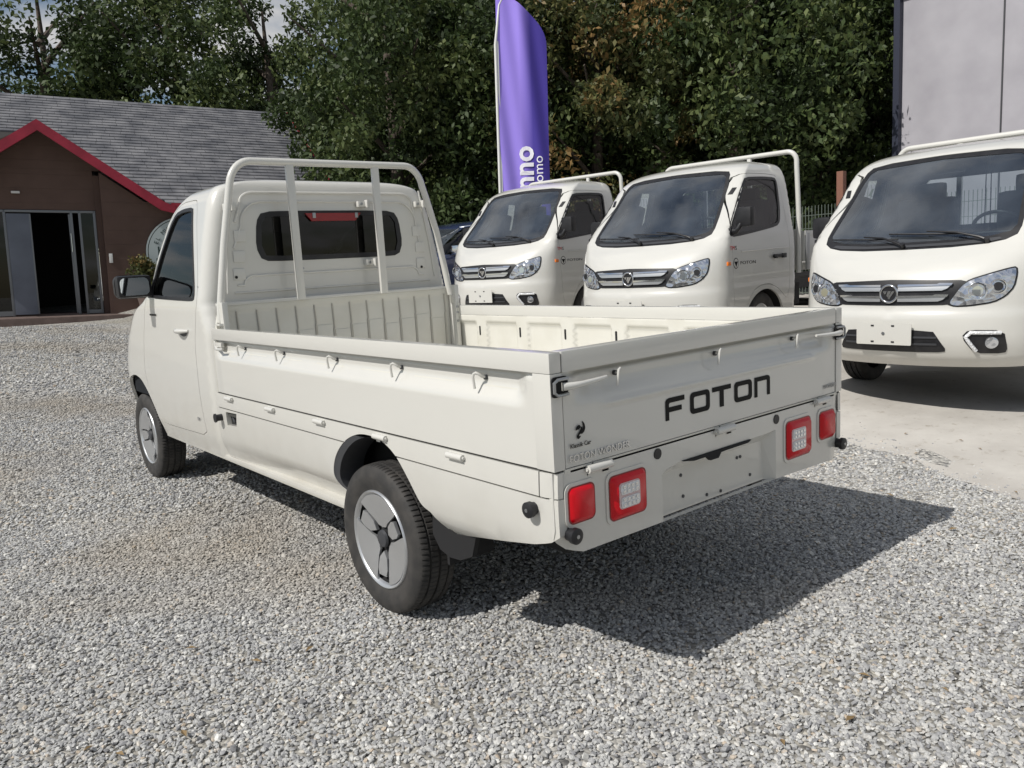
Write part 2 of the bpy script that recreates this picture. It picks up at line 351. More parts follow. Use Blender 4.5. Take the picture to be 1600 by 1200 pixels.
def wheel_cap(w):
    MB().lathe([(.060,.200),(.078,.198),(.083,.193),(.080,.186),(.071,.181),(.066,.178)],64).build('rim_lip',SILVER,w)
    MB().lathe([(.062,.184),(.045,.176),(.040,.05),(.052,.035),(.052,.0)],48).build('wheel_backing',DARK,w)
    def dome(r): return .078-.016*(1-min(1,r/.18))**1.2*1.6
    def f(c,s):
        return lambda a,b,h:(dome(math.hypot(a,b))+h-.010, a*c-b*s, a*s+b*c)
    base=math.radians(-90)
    for k in range(3):
        # broad plates lie between the slim ones
        A=base+math.radians(60)+k*2*math.pi/3; c,s=math.cos(A),math.sin(A)
        poly=[(.181*math.cos(t),.181*math.sin(t)) for t in np.radians(np.linspace(-45.5,45.5,24))]
        poly+=[(.150*math.cos(math.radians(43.5)),.150*math.sin(math.radians(43.5))),(.072,.047),(.052,.028),(.046,0),(.052,-.028),(.072,-.047),(.150*math.cos(math.radians(43.5)),-.150*math.sin(math.radians(43.5)))]
        v,fc=fill(poly,[],.02); mb=MB(); n=len(v)
        g=f(c,s); mb.add([g(p[0],p[1],.010) for p in v],[tuple(t) for t in fc]); P=resamp(poly,.02)
        V=[g(p[0],p[1],.010) for p in P]+[g(p[0],p[1],.0) for p in P]; q=len(P); mb.add(V,[(i,(i+1)%q,q+(i+1)%q,q+i) for i in range(q)])
        mb.build('cap_plate',SILVER,w,30)
        A=base+k*2*math.pi/3; c,s=math.cos(A),math.sin(A); g=f(c,s)
        poly=inset([(.046,0),(.076,.029),(.122,.037),(.150,.028),(.150,-.028),(.122,-.037),(.076,-.029)],.003)
        MB().prism(poly,g,0,.013).build('cap_spoke',SILVER,w,20)
    MB().lathe([(.060,.036),(.070,.032),(.073,.0)],24).build('hub',TRIM,w)

# ------------------------------------------------------------------ the cream pickup in front
PKX=empty('pickup_truck',label='cream open-bed pickup truck parked on gravel with black lettering on its tailgate',cat='pickup truck')
HB=.80; GT=1.087; GH=.748; BL=2.63
pk=Shell(PK_ROWS)
def pkev(uv):
    P,N=pk.ev(uv); return np.c_[-P[:,0],4.85-P[:,1],P[:,2]],np.c_[-N[:,0],-N[:,1],N[:,2]]
def pside(pts,sg=1,res=.03): return pk.side(resamp(pts,res),sg)
TM_=pk.tmax
CAPT=pk.tz(1.886)
full=[(0,0),(3,0),(3,TM_),(0,TM_)]
arch=chaik([(.34,.30),(.355,.50),(.42,.63),(.52,.705),(.66,.735),(.80,.712),(.92,.64),(1.04,.53),(1.12,.42),(1.17,.30)],2)
win=chaik([(1.17,1.255),(1.215,1.29),(1.345,1.48),(1.50,1.67),(1.575,1.728),(1.70,1.742),(1.855,1.738),(1.872,1.70),(1.95,1.48),(2.012,1.27),(2.005,1.238),(1.9,1.236)],1)
door=chaik([(1.10,1.22),(1.04,1.10),(.985,1.0),(.935,.87),(.915,.77),(.95,.665),(1.04,.56),(1.14,.46),(1.25,.452),(1.6,.462),(1.985,.474),(1.955,.60),(1.945,.73),(1.95,.87),(1.965,1.0),(2.02,1.13),(2.062,1.235),(2.05,1.35),(2.01,1.5),(1.935,1.72),(1.905,1.775),(1.86,1.785),(1.66,1.787),(1.55,1.75),(1.36,1.56),(1.20,1.36)],1)
wsh=pk.front([(0,1.33),(.35,1.335),(.58,1.35),(.66,1.40),(.62,1.62),(.57,1.74),(.50,1.79),(0,1.80)])
wsh=[(-.001,wsh[0][1])]+wsh[1:-1]+[(-.001,wsh[-1][1])]
rw=chaik([(-.3,1.425),(-.44,1.43),(-.47,1.50),(-.455,1.64),(-.42,1.692),(-.2,1.696),(.2,1.696),(.42,1.692),(.455,1.64),(.47,1.50),(.44,1.43),(.3,1.425)],1)
rwh=[p for p in rw if p[0]>=0]; rwh.sort(key=lambda p:math.atan2(p[1]-1.56,p[0]))
def prear(P,res=.03): return pk.rear(resamp(P,res))
rwu=prear([(1e-5,1.425)]+rwh+[(1e-5,1.696)]); rwu=[(min(u,3.0) if u<2.995 else 3.001,t) for u,t in rwu]
sk=lambda a,b: a<.002 or a>2.998 or b>TM_-.01
body=panel('body',pkev,full,PAINT,PKX,[pside(arch),pside(door),wsh,rwu],res=.05,eres=.03,depth=.02,skip=sk,both=True)
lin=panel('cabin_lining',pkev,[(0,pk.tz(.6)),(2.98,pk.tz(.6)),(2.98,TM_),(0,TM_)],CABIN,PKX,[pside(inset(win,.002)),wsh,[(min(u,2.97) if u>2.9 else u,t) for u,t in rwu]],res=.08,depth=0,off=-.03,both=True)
din=inset(door,.004)
for sg in (-1,1):
    # sg=-1 is the far side of the cab in the photograph
    d=panel('door',pkev,pside(din,1),PAINT,PKX,[pside(win,1)],res=.04,eres=.025,depth=.03) if sg==1 else panel('door',lambda uv:(lambda r:(r[0]*[-1,1,1],r[1]*[-1,1,1]))(pkev(uv)),pside(din,1),PAINT,PKX,[pside(win,1)],res=.05,eres=.03,depth=.03)
    fx=(lambda uv:pkev(uv)) if sg==1 else (lambda uv:(lambda r:(r[0]*[-1,1,1],r[1]*[-1,1,1]))(pkev(uv)))
    panel('window_seal',fx,pside(inset(win,-.006)),BLACK,d,[pside(inset(win,.014))],res=.04,eres=.02,depth=.014,off=.003)
    panel('window_glass',fx,pside(inset(win,.008)),GLASS,d,[],res=.06,depth=0,off=-.008)
    hx=-1*sg
    hb=MB(); n=14
    hb.tube([(hx*(.806+.030*math.sin(math.pi*i/n)),3.175-.20*i/n,1.063) for i in range(n+1)],[.008+.007*math.sin(math.pi*i/n) for i in range(n+1)],10)
    hb.build('door_handle',PAINT,d)
    panel('handle_recess',fx,pk.side(chaik([(1.70,1.062),(1.72,1.04),(1.78,1.028),(1.84,1.036),(1.86,1.062)],2)),TRIM,d,[],res=.02,depth=0,off=.0015)
    # mirror
    mr=MB(); mr.tube([(hx*.775,3.66,1.27),(hx*.80,3.655,1.285),(hx*.85,3.64,1.30)],[.03,.024,.022],10)
    mr.box((hx*.895,3.615,1.325),(.20,.085,.135),.03)
    mo=mr.build('side_mirror',BLACK,PKX)
    MB().prism(rrect(hx*.898,1.325,.165,.105,.03),lambda a,b,h:(a,3.572-h,b),-.002,.003).build('mirror_glass',MIRR,mo)
    MB().prism(rrect(hx*.895,1.325,.206,.141,.04),lambda a,b,h:(a,3.625+h,b),.0,.035).build('mirror_shell',BLACK if sg==1 else PAINT,mo,30)
panel('sail_panel',pkev,pside([(1.17,1.25),(1.27,1.25),(1.262,1.33),(1.255,1.345)]),BLACK,PKX,[],res=.03,depth=.004,off=.006)
panel('windshield',pkev,[(0,wsh[0][1])]+wsh[1:-1]+[(0,wsh[-1][1])],WGLASS,PKX,[],res=.06,depth=0,off=-.008,both=True)
panel('rear_window',pkev,[(min(u,3),t) for u,t in rwu],glass('dark_rear_window_glass',(.05,.055,.06),1.5),PKX,[],res=.05,depth=0,off=-.005,both=True)
# black printed border of the rear window (ring)
ri=[(-.3,1.45),(-.42,1.455),(-.44,1.51),(-.43,1.63),(-.40,1.668),(-.2,1.672),(.2,1.672),(.40,1.668),(.43,1.63),(.44,1.51),(.42,1.455),(.3,1.45)]
rb=surf(lambda a,b:np.c_[-a*-1,np.full(len(a),2.708)+0*a,b])
panel('rear_window_border',rb,inset(rw,-.004),BLACK,PKX,[ri],res=.06,depth=.004,off=.0)
# high stop lamp
hs=MB().prism([(-.17,1.685),(.19,1.685),(.15,1.640),(-.13,1.640)],lambda a,b,h:(a,2.709-h,b),-.0,.012).build('stop_lamp',REDD,PKX,20)
for x in (-.115,.16): MB().box((x,2.698,1.672),(.02,.008,.03),.003).build('lamp_clip',ZINC,hs)
# pressed ribs on the back of the cab
def bead(pts,r,name='pressed_rib'):
    return MB().tube([(x,2.7075,z) for x,z in pts],r,8).build(name,PAINT,PKX)
def arcpts(cx,cz,rx,rz,a0,a1,n=14): return [(cx+rx*math.cos(math.radians(a0+(a1-a0)*i/n)),cz+rz*math.sin(math.radians(a0+(a1-a0)*i/n))) for i in range(n+1)]
bead([(-.60,1.50)]+arcpts(-.42,1.62,.13,.13,180,90)+arcpts(.45,1.62,.13,.13,90,0)+[(.60,1.48)],.006)
bead([(-.58,1.64)]+arcpts(-.46,1.75,.08,.05,180,90)+arcpts(.48,1.75,.08,.05,90,0)+[(.58,1.64)],.007)
bead([(-.60,1.30)]+arcpts(-.50,1.30,.06,.05,180,90)+arcpts(.52,1.30,.06,.05,90,0)+[(.62,1.30)],.006)
bead([(-.62,1.26),(.66,1.26)],.006)
bead([(.62,1.82),(.64,1.70),(.675,1.50),(.70,1.28)],.006); bead([(-.60,1.80),(-.63,1.60),(-.66,1.26)],.005)
for x,z in ((-.56,1.565),(-.575,1.455),(-.585,1.36),(.585,1.57),(.60,1.47),(.60,1.37)):
    MB().box((x,2.7075,z),(.065,.010,.062),.004).build('pressed_pad',PAINT,PKX)
for x,z in ((-.605,1.345),(.60,1.345)): MB().cyl((x,2.7035,z),(x,2.699,z),.008,12).build('drain_hole',DARK,PKX)
for x,z,w_ in ((.20,1.735,.07),(.225,1.39,.07),(.60,1.735,.06),(-.62,1.72,.04)):
    b=MB().box((x,2.69,z),(w_,.035,.035),.006); b.box((x+.02,2.665,z),(.02,.035,.045),.004); br=b.build('rack_bracket',PAINT,PKX)
    MB().cyl((x-.015,2.675,z),(x-.015,2.665,z),.008,8).build('bolt',ZINC,br)
for x,z in ((-.60,1.70),(-.235,1.735),(-.215,1.375)): MB().cyl((x,2.71,z),(x,2.692,z),.007,8).build('bolt',ZINC,PKX)
# small marks on the door
text('door_lettering','WONDER',.018,lambda a,b,c:(-.8085-c,3.665-a*1.7,1.140+b),LETTER,PKX,.0008)
text('sill_lettering','EV',.026,lambda a,b,c:(-.8075-c,2.985-a*1.5,.555+b),ZINC,PKX,.001)
text('maintenance_sticker','E',.02,lambda a,b,c:(-.786-c,2.80-b,1.29+a*2),ZINC,PKX,.0005)
# front: lamps, grille and bumper (seen only from the side)
for sg in (-1,1):
    panel('headlight',pkev,[(u*sg,t) for u,t in pk.front(chaik([(.42,.86),(.68,.95),(.775,1.0),(.785,.86),(.70,.80),(.45,.80)],1))],HEADL,PKX,[],res=.04,depth=.01,off=.004)
panel('front_grille',pkev,pk.front([(-.38,.60),(.38,.60),(.42,.50),(-.42,.50)]),BLACK,PKX,[],res=.05,depth=.01,off=.004)
panel('front_plate_panel',pkev,pk.front([(-.40,.88),(.40,.88),(.36,.78),(-.36,.78)]),BLACK,PKX,[],res=.05,depth=.01,off=.004)
text('nose_lettering','FOTON',.07,lambda a,b,c:(-a,4.864+c,.81+b),CHROME,PKX,.003,'CENTER')
# seats and wheel inside
def seats(parent,f):
    for x in (-.36,.36):
        b=MB(); b.box(f((x,.0,.93)),(.46,.48,.14),.04); s_=b.build('seat',SEAT,parent)
        b=MB(); b.box(f((x,.27,1.22)),(.44,.13,.52),.05); b.build('backrest',SEAT,s_)
        b=MB(); b.box(f((x,.28,1.54)),(.24,.09,.15),.035); b.build('headrest',SEAT,s_)
def steering(parent,c,ty):
    R=Matrix.Rotation(ty,3,'X'); P=[]
    for i in range(28):
        a=i*2*math.pi/28; v=R@Vector((.18*math.cos(a),0,.18*math.sin(a))); P.append((c[0]+v.x,c[1]+v.y,c[2]+v.z))
    b=MB().tube(P,.013,8,closed=True)
    for a in (0,math.pi,-math.pi/2):
        v=R@Vector((.17*math.cos(a),0,.17*math.sin(a))); b.cyl(c,(c[0]+v.x,c[1]+v.y,c[2]+v.z),.014,8)
    b.build('steering_wheel',BLACK,parent)
seats(PKX,lambda c:(c[0],3.12-c[1],c[2]-.02)); steering(PKX,(-.36,3.48,1.16),math.radians(-25))
MB().box((0,3.80,1.06),(1.5,.36,.26),.06).build('dashboard',DASH,PKX)
# ---- lower bed sides
def sx(y,z):  # distance of the lower side from the centre line
    return .800-(.075-.040*sstep(1.6,2.65,y))*sstep(.53,.37,z)**1.5-.012*sstep(.05,0,y)+.004*np.sin(np.clip((z-.5)/.25,0,1)*math.pi)
def catmull(P,k=8):
    P=[np.array(p,float) for p in P];P=[2*P[0]-P[1]]+P+[2*P[-1]-P[-2]];out=[]
    for i in range(1,len(P)-2):
        for j in range(k):
            t=j/k;out.append(tuple(.5*((2*P[i])+(-P[i-1]+P[i+1])*t+(2*P[i-1]-5*P[i]+4*P[i+1]-P[i+2])*t*t+(-P[i-1]+3*P[i]-3*P[i+1]+P[i+2])*t**3)))
    return out+[tuple(P[-2])]
ARCH=catmull([(.655,.495),(.71,.520),(.778,.600),(.852,.670),(.94,.710),(1.03,.721),(1.13,.712),(1.23,.674),(1.316,.605),(1.358,.53),(1.345,.465),(1.290,.415),(1.21,.375)],5)
_lo=[q for q in ARCH if q[1]<.664 and q[0]<1.0]; _hi=[q for q in ARCH if q[1]<.664 and q[0]>1.0]; _top=[q for q in ARCH if q[1]>.6692]
side_polys=[[(.0,.664),(.0,.555),(.03,.535),(.10,.515),(.376,.464),(.56,.425),(.60,.44)]+_lo+[(_lo[-1][0]+.006,.664)],[(_hi[0][0]-.006,.664)]+_hi+[(1.5,.380),(2.655,.392),(2.655,.664)]]
strip_poly=[(.068,.669),(_top[0][0]-.003,.669)]+_top+[(_top[-1][0]+.003,.669),(2.655,.669),(2.655,.742),(.068,.742)]
for sg in (-1,1):
    ev=surf(lambda a,b,sg=sg:np.c_[sg*sx(a,b),a if sg>0 else a,b]) if sg>0 else surf(lambda a,b:np.c_[-sx(a,b),a,b])
    if sg<0:
        e0=ev; ev=lambda uv,e0=e0:(lambda r:(r[0],-r[1]))(e0(uv))
    hole=[[(2.37,.668-.001),(2.54,.660),(2.53,.578),(2.39,.586)]] if sg<0 else []
    hole=[[(2.385,.655),(2.535,.650),(2.528,.580),(2.40,.588)]] if sg<0 else []
    for kk,sp_ in enumerate(side_polys): panel('side_panel',ev,sp_,PAINT,PKX,hole if kk else [],res=.06,eres=.03,depth=.03)
    panel('side_strip',ev,strip_poly,PAINT,PKX,[],res=.06,eres=.03,depth=.02)
    panel('corner_panel',ev,[(.0,.669),(.063,.669),(.063,.742),(.0,.742)],PAINT,PKX,[],res=.03,depth=.02)
    panel('panel_backing',ev,[(.01,.63),(.80,.63),(.83,.67),(.90,.715),(.97,.733),(1.08,.735),(1.17,.722),(1.25,.68),(1.30,.63),(2.65,.63),(2.65,.745),(.01,.745)],SEAM,PKX,[],res=.1,depth=0,off=-.008)
    # black arch lip at the front of the wheel opening and the flap behind the tyre
    b=MB()
    A=[(y,z+.004) for y,z in ARCH[::-1]]
    V=[];
    for i,(y,z) in enumerate(A):
        V+=[(sg*(sx(y,z)-.004),y,z),(sg*(sx(y,z)-.25),y,z-.0)]
    b.add(V,[(2*i,2*i+1,2*i+3,2*i+2) for i in range(len(A)-1)]); b.build('wheel_well',LINER,PKX)
    lip=[q for q in ARCH if q[0]>1.15 and q[1]>.44]
    li=[(y-.05-.01*0,z-.006) for y,z in lip]
    P=lip+li[::-1]
    MB().prism(P,lambda a,c,h,sg=sg:(sg*(float(sx(a,np.float64(c)))-.012+h),a,c),-.10,.010).build('arch_lining',TRIM,PKX,30)
    F=[(.72,.515),(.66,.50),(.60,.43),(.565,.42),(.42,.44),(.50,.30),(.60,.26),(.67,.30)]
    MB().prism([(.69,.512),(.655,.500),(.60,.445),(.56,.427),(.44,.450),(.47,.37),(.54,.34),(.60,.335),(.66,.35),(.70,.40)],lambda a,c,h,sg=sg:(sg*(.765-h),a,c),0,.02).build('mud_flap',DARK,PKX,20)
    MB().box((sg*.66,.62,.37),(.20,.015,.14),.004).build('mud_flap',DARK,PKX)
# fuel-flap pocket
b=MB().box((-.755,2.46,.615),(.05,.18,.11)); b.build('filler_pocket',DARK,PKX)
MB().tube([(-.785,2.50,.64),(-.785,2.47,.60)],.006,8).build('filler_catch',TRIM,PKX)
k=MB().cyl((-.80,2.60,.615),(-.835,2.60,.615),.018,16); k.cyl((-.835,2.60,.615),(-.842,2.60,.615),.024,16); k.build('flap_lock',BLACK,PKX)
# sill below the cab
for sg in (-1,1):
    MB().box((sg*.49,4.60,.55),(.14,.07,.38),.01).build('wheel_well',LINER,PKX)
    MB().box((sg*.742,2.50,.374),(.07,2.45,.030),.012).build('sill',PAINT,PKX)
# ---- rear lower panel with the plate recess
def ry(x,z): return .0+.014*sstep(.755,.80,np.abs(x))+.06*sstep(.52,.44,z)**2*0+.05*sstep(.74,.80,np.abs(x))*sstep(.56,.5,z)
evr=surf(lambda a,b:np.c_[a,ry(a,b),b])
rp=[(-.797,.742),(.797,.742),(.797,.56),(.775,.52),(.73,.474),(.32,.484),(-.345,.486),(-.70,.489),(-.76,.51),(-.797,.545)]
rec=[(-.315,.655),(-.24,.668),(.25,.668),(.317,.672),(.317,.4843),(-.336,.4861),(-.336,.64)]
panel('rear_panel',evr,rp,PAINT,PKX,[rec],res=.05,eres=.03,depth=.02)
# recess: sloped top and sides running to a sunken flat
n0=[(-.336,.0,.486),(-.336,.0,.64),(-.315,.0,.655),(-.24,.0,.668),(.25,.0,.668),(.317,.0,.672),(.317,.0,.484)]
n1=[(-.31,.035,.486),(-.31,.035,.62),(-.29,.035,.628),(-.22,.035,.632),(.23,.035,.634),(.275,.035,.634),(.285,.035,.484)]
V=n0+n1;F=[(i,i+1,8+i,7+i) for i in range(6)]+[(7,8,9,10,11,12,13)]
mk('plate_recess',V,[f[::-1] for f in F],PAINT,PKX)
for x,z in ((-.20,.605),(-.19,.53),(.12,.60),(.14,.60),(-.06,.505),(.2,.52),(.02,.5)):
    MB().cyl((x,.036,z),(x,.032,z),.006,10).build('screw',TRIM,PKX)
hd=MB(); hd.prism([(-.235,.6665),(.15,.6670),(.13,.659),(.0,.658),(-.03,.657),(-.045,.640),(-.09,.640),(-.11,.657),(-.18,.657)],lambda a,b,h:(a,.004-h+0*b,b),.0,.012); hd.build('plate_lamp_slot',DARK,PKX)
# tail lamps
def lamp(x0,x1,z0,z1,inner=None,lab=None):
    cx,cz=(x0+x1)/2,(z0+z1)/2; w,h=x1-x0,z1-z0
    MB().prism(rrect(cx,cz,w+.022,h+.022,.028),lambda a,b,hh:(a,-hh,b),-.001,.004).build('lamp_surround',PAINT,PKX,30)
    b=MB().prism(rrect(cx,cz,w,h,.02),lambda a,b,hh:(a,-hh,b),.0,.006); t=b.build('tail_lamp',REDD,PKX,20)
    g=MB(); P=rrect(cx,cz,w-.008,h-.008,.018); Q=rrect(cx,cz,w-.028,h-.028,.012); n=len(P)
    V=[(a,-.006,c) for a,c in P]+[(a,-.017,c) for a,c in Q]; g.add(V,[(i,(i+1)%n,n+(i+1)%n,n+i) for i in range(n)]+[tuple(range(n,2*n))]); g.build('lamp_lens',REDL,t,50)
    if inner:
        a0,a1,b0,b1=inner; MB().prism(rrect((a0+a1)/2,(b0+b1)/2,a1-a0,b1-b0,.012),lambda a,b,hh:(a,-.017-hh,b),-.004,.002).build('white_lens',CLEARRED,t,20)
        for zz in (.25,.75):
            zc=b0+(b1-b0)*zz; MB().prism(rrect((a0+a1)/2,zc,(a1-a0)-.012,(b1-b0)/2-.008,.008),lambda a,b,hh:(a,-.0185-hh,b),0,.003).build('lamp_segment',LED,t,20)
            bb=MB()
            for i_ in range(4):
                for j_ in range(2): bb.box((a0+(a1-a0)*(.2+.2*i_),-.0225,zc+(j_-.5)*.015),(.011,.003,.010),.0015)
            bb.build('lamp_bulbs',CHROME,t)
CLEARRED=mat('pale_pink_lens',(.62,.45,.45),.2,0,1)
lamp(-.757,-.648,.582,.694); lamp(-.588,-.42,.548,.690,(-.557,-.463,.583,.664))
lamp(.618,.735,.572,.688); lamp(.378,.553,.540,.690,(.398,.497,.572,.658))
def knob(c,d,r=.024):
    c=Vector(c);d=Vector(d); b=MB().tube([c,c+d*.018,c+d*.020,c+d*.034,c+d*.038],[r*.8,r*.8,r,r,r*.6],18); o=b.build('rubber_buffer',BLACK,PKX,30)
    MB().cyl(c+d*.038,c+d*.0395,r*.25,8).build('buffer_screw',ZINC,o)
knob((-.753,.002,.556),(0,-1,0)); knob((.767,.004,.536),(0,-1,0)); knob((-.797,.091,.628),(-1,0,0)); knob((.797,.091,.628),(1,0,0))
for x,z in ((-.356,.715),(.32,.711)):
    MB().cyl((x,.001,z),(x,-.003,z),.0175,20).build('black_plug',BLACK,PKX)
# gates ---------------------------------------------------------
def gate_off(s,L,z,k=1):
    # s runs along the gate, 0..L ; returns how far the sheet lies behind the rail
    ends=sstep(.02,.10,s)*sstep(L-.02,L-.10,s)
    return (.030*sstep(.918,.985,z))*ends*k+.0025*(1-ends)
def hook(fn,parent):  # a small wire hook bent over
    P=[fn(.011,-.012,-.006),fn(.011,-.008,.010),fn(.008,.001,.020),fn(.001,.005,.025),fn(-.007,.001,.028),fn(-.010,-.010,.029),fn(-.011,-.046,.024)]
    o=MB().tube(P,.0044,8).build('rope_hook',PAINT,parent)
    MB().cyl(fn(.011,-.012,-.010),fn(.011,-.012,.0),.008,10).build('hook_hole',TRIM,o)
def hinge(fn,parent,L=.085,r=.0115):
    b=MB().cyl(fn(-L/2,0,.012),fn(L/2,0,.012),r,14)
    for s in (-1,1): b.add([fn(s*L*.32-.014,.0,.004),fn(s*L*.32+.014,.0,.004),fn(s*L*.32+.014,-.022*s*-1*-1,.004),fn(s*L*.32-.014,-.022,.004)],[(0,1,2,3)])
    o=b.build('hinge',PAINT,parent,30); MB().cyl(fn(-L/2-.0005,0,.012),fn(-L/2-.006,0,.012),r*.45,8).build('hinge_pin',PAINT,o)
for sg in (-1,1):
    G=MB(); rail=MB()
    # rail = box along the top, end posts at the rear
    rail.box((sg*(HB-.022),BL/2,(1.028+GT)/2),(.044,BL,GT-1.028),.0045)
    rl=rail.build('side_gate_rail',PAINT,PKX,30)
    MB().box((sg*(HB-.022),.0,(GH+1.026)/2+.0),(.044,.0,0)) if False else None
    MB().box((sg*(HB-.0222),.037,(GH+1.0275)/2),(.0436,.074,1.0275-GH),.003).build('gate_post',PAINT,PKX,30)
    L=BL-.076
    ev=surf(lambda a,b,sg=sg:np.c_[sg*(HB-.001-gate_off(a,L,b)-.008*sstep(1.012,1.016,b)),a+.076,b])
    if sg<0: e0=ev; ev=lambda uv,e0=e0:(lambda r:(r[0],-r[1]))(e0(uv))
    gp=panel('side_gate_panel',ev,[(0,GH+.001),(L,GH+.001),(L,1.027),(0,1.027)],PAINT,PKX,[],res=.016,eres=.016,depth=0)
    # inner face with upright hat ribs
    ribs=[2.32,1.935,1.553,1.175,.80,.42]
    def inn(a,b,sg=sg):
        o=np.zeros(len(a))
        for yc in ribs: o=np.maximum(o,sstep(.062,.045,np.abs(a-yc)))
        low=sstep(1.0,.965,b); gr=.005*np.exp(-((b-1.035)/.006)**2)*(1-o)
        edge=sstep(.04,.07,a)*sstep(BL-.03,BL-.06,a)
        return np.c_[sg*(HB-.045+ .020*low*(1-o)*edge+gr),a,b]
    ev=surf(inn)
    if sg>0: e1=ev; ev=lambda uv,e1=e1:(lambda r:(r[0],-r[1]))(e1(uv))
    inp=panel('gate_inner_panel',ev,[(0.002,GH+.001),(BL-.002,GH+.001),(BL-.002,1.0275),(.002,1.0275)],BEDPAINT,PKX,[],res=.018,eres=.018,depth=0)
    for yc in ribs:
        MB().prism(rrect(yc+.012,.932,.014,.058,.006),lambda a,c,h,sg=sg:(sg*(HB-.045-h),a,c),-.001,.0015).build('rib_slot',DARK,inp,20)
        for dz in (1.036,1.024): pass
    MB().box((sg*(HB-.0225),BL+.001,(GH+1.02)/2),(.04,.006,1.02-GH)).build('gate_end',BEDPAINT,PKX)
    for yc in (2.262,1.811,1.307,.821,.335):
        hook(lambda a,b,c,yc=yc,sg=sg:(sg*(.777+c),yc-a,1.006+b),PKX)
    for yc in (2.459,1.943,1.44,.946,.469):
        hinge(lambda a,b,c,yc=yc,sg=sg:(sg*(.795+c),yc+a,.726+b),PKX)
    # front latch of the side gate
    b=MB().box((sg*.793,2.545,1.003),(.018,.09,.026),.005); b.tube([(sg*.80,2.58,.99),(sg*.815,2.53,.982),(sg*.81,2.46,.985)],[.008,.007,.006],8); b.box((sg*.79,2.60,1.0),(.022,.03,.045),.004); b.build('side_latch',PAINT,PKX,30)
    # rear corner latch: loop, lever
    x=sg*.783; l=MB()
    b=MB().prism(rrect(sg*.768,.990,.062,.058,.012),lambda a,c,h:(a,-.002-h,c),0,.004).build('latch_plate',DARK,PKX,30)
    MB().tube([(sg*.742,-.012,1.012),(sg*.785,-.016,1.012),(sg*.797,-.014,1.004),(sg*.797,-.014,.976),(sg*.785,-.016,.968),(sg*.742,-.012,.968)],.0048,8).build('latch_loop',ZINC,b)
    MB().tube([(sg*.765,-.012,.990),(sg*.735,-.022,.990),(sg*.70,-.024,.991),(sg*.63,-.018,.993),(sg*.585,-.010,.995)],[.012,.011,.0085,.007,.005],10).build('latch_lever',PAINT,b)
TG=empty('tailgate'); TG.parent=PKX
XW=.752
MB().box((0,.022,(1.027+GT)/2+.0003),(2*XW,.044,GT-1.027),.0045).build('tailgate_rail',PAINT,TG,30)
ev=surf(lambda a,b:np.c_[a,.001+gate_off(a+XW,2*XW,b)+.006*sstep(1.012,1.016,b)-.007*np.exp(-((b-.914)/.008)**2)*sstep(.62,.55,np.abs(a)),b])
panel('tailgate_panel',ev,[(-XW,GH+.002),(XW,GH+.002),(XW,1.0265),(-XW,1.0265)],PAINT,TG,[],res=.015,eres=.015,depth=0)
panel('tailgate_inner_panel',surf(lambda a,b:np.c_[a,.0445+0*a-.015*sstep(1.0,.97,b)*sstep(.06,.04,np.abs((a+.75)%.375-.1875-.0)),b]),[(XW,GH+.002),(-XW,GH+.002),(-XW,1.0265),(XW,1.0265)],BEDPAINT,TG,[],res=.03,depth=0)
bpy.data.objects['tailgate_inner_panel'].data.flip_normals()
for xc in (-.52,-.02,.464): hook(lambda a,b,c,xc=xc:(xc+a,.022-c,1.006+b),PKX)
for xc in (-.626,-.006,.635): hinge(lambda a,b,c,xc=xc:(xc+a,.004-c,.733+b),PKX,.10,.0125)
# gap lines round the tailgate
for x in (-.757,.757): MB().box((x,.006,(GH+GT)/2),(.004,.004,GT-GH-.004)).build('gate_gap',SEAM,PKX)
MB().box((0,.012,.745),(1.58,.012,.008)).build('gate_gap',SEAM,PKX)
for sg in (-1,1): MB().box((sg*.787,1.33,.745),(.012,2.6,.008)).build('gate_gap',SEAM,PKX)
# FOTON lettering
def letter(polys,x0,w,h=.072,z0=.8125):
    for out,holes in polys:
        f=lambda P:[(x0+a*w,z0+b*h) for a,b in P]
        panel('letter',surf(lambda a,b:np.c_[a,0*a-.0006,b]),f(out),LETTER,TG,[f(q) for q in holes],res=.04,depth=.002,off=.0012)
def rr(x0,y0,x1,y1,r,w=.1,h=.072): 
    P=rrect((x0+x1)/2*w,(y0+y1)/2*h,(x1-x0)*w,(y1-y0)*h,r); return [(a/w,b/h) for a,b in P]
t_=.16
Fp=[(0,0),(t_,0),(t_,.36),(.80,.36),(.80,.58),(t_,.58),(t_,.72),(.20,.78),(.95,.78),(.95,1),(.18,1),(.07,.96),(0,.86)]
Op=rr(0,0,1,1,.016); Oh=rr(.17,.22,.83,.78,.007)
Tp=[(0,1),(0,.78),(.40,.78),(.40,0),(.60,0),(.60,.78),(1,.78),(1,1)]
Np=[(0,0),(0,1),(.84,1),(.95,.96),(1,.86),(1,0),(.83,0),(.83,.76),(.80,.78),(.17,.78),(.17,0)]
xs=[-.310,-.184,-.064,.062,.184]
for P,H,x,w in ((Fp,[],xs[0],.100),(Op,[Oh],xs[1],.104),(Tp,[],xs[2],.104),(Op,[Oh],xs[3],.104),(Np,[],xs[4],.096)): letter([(P,H)],x,w)
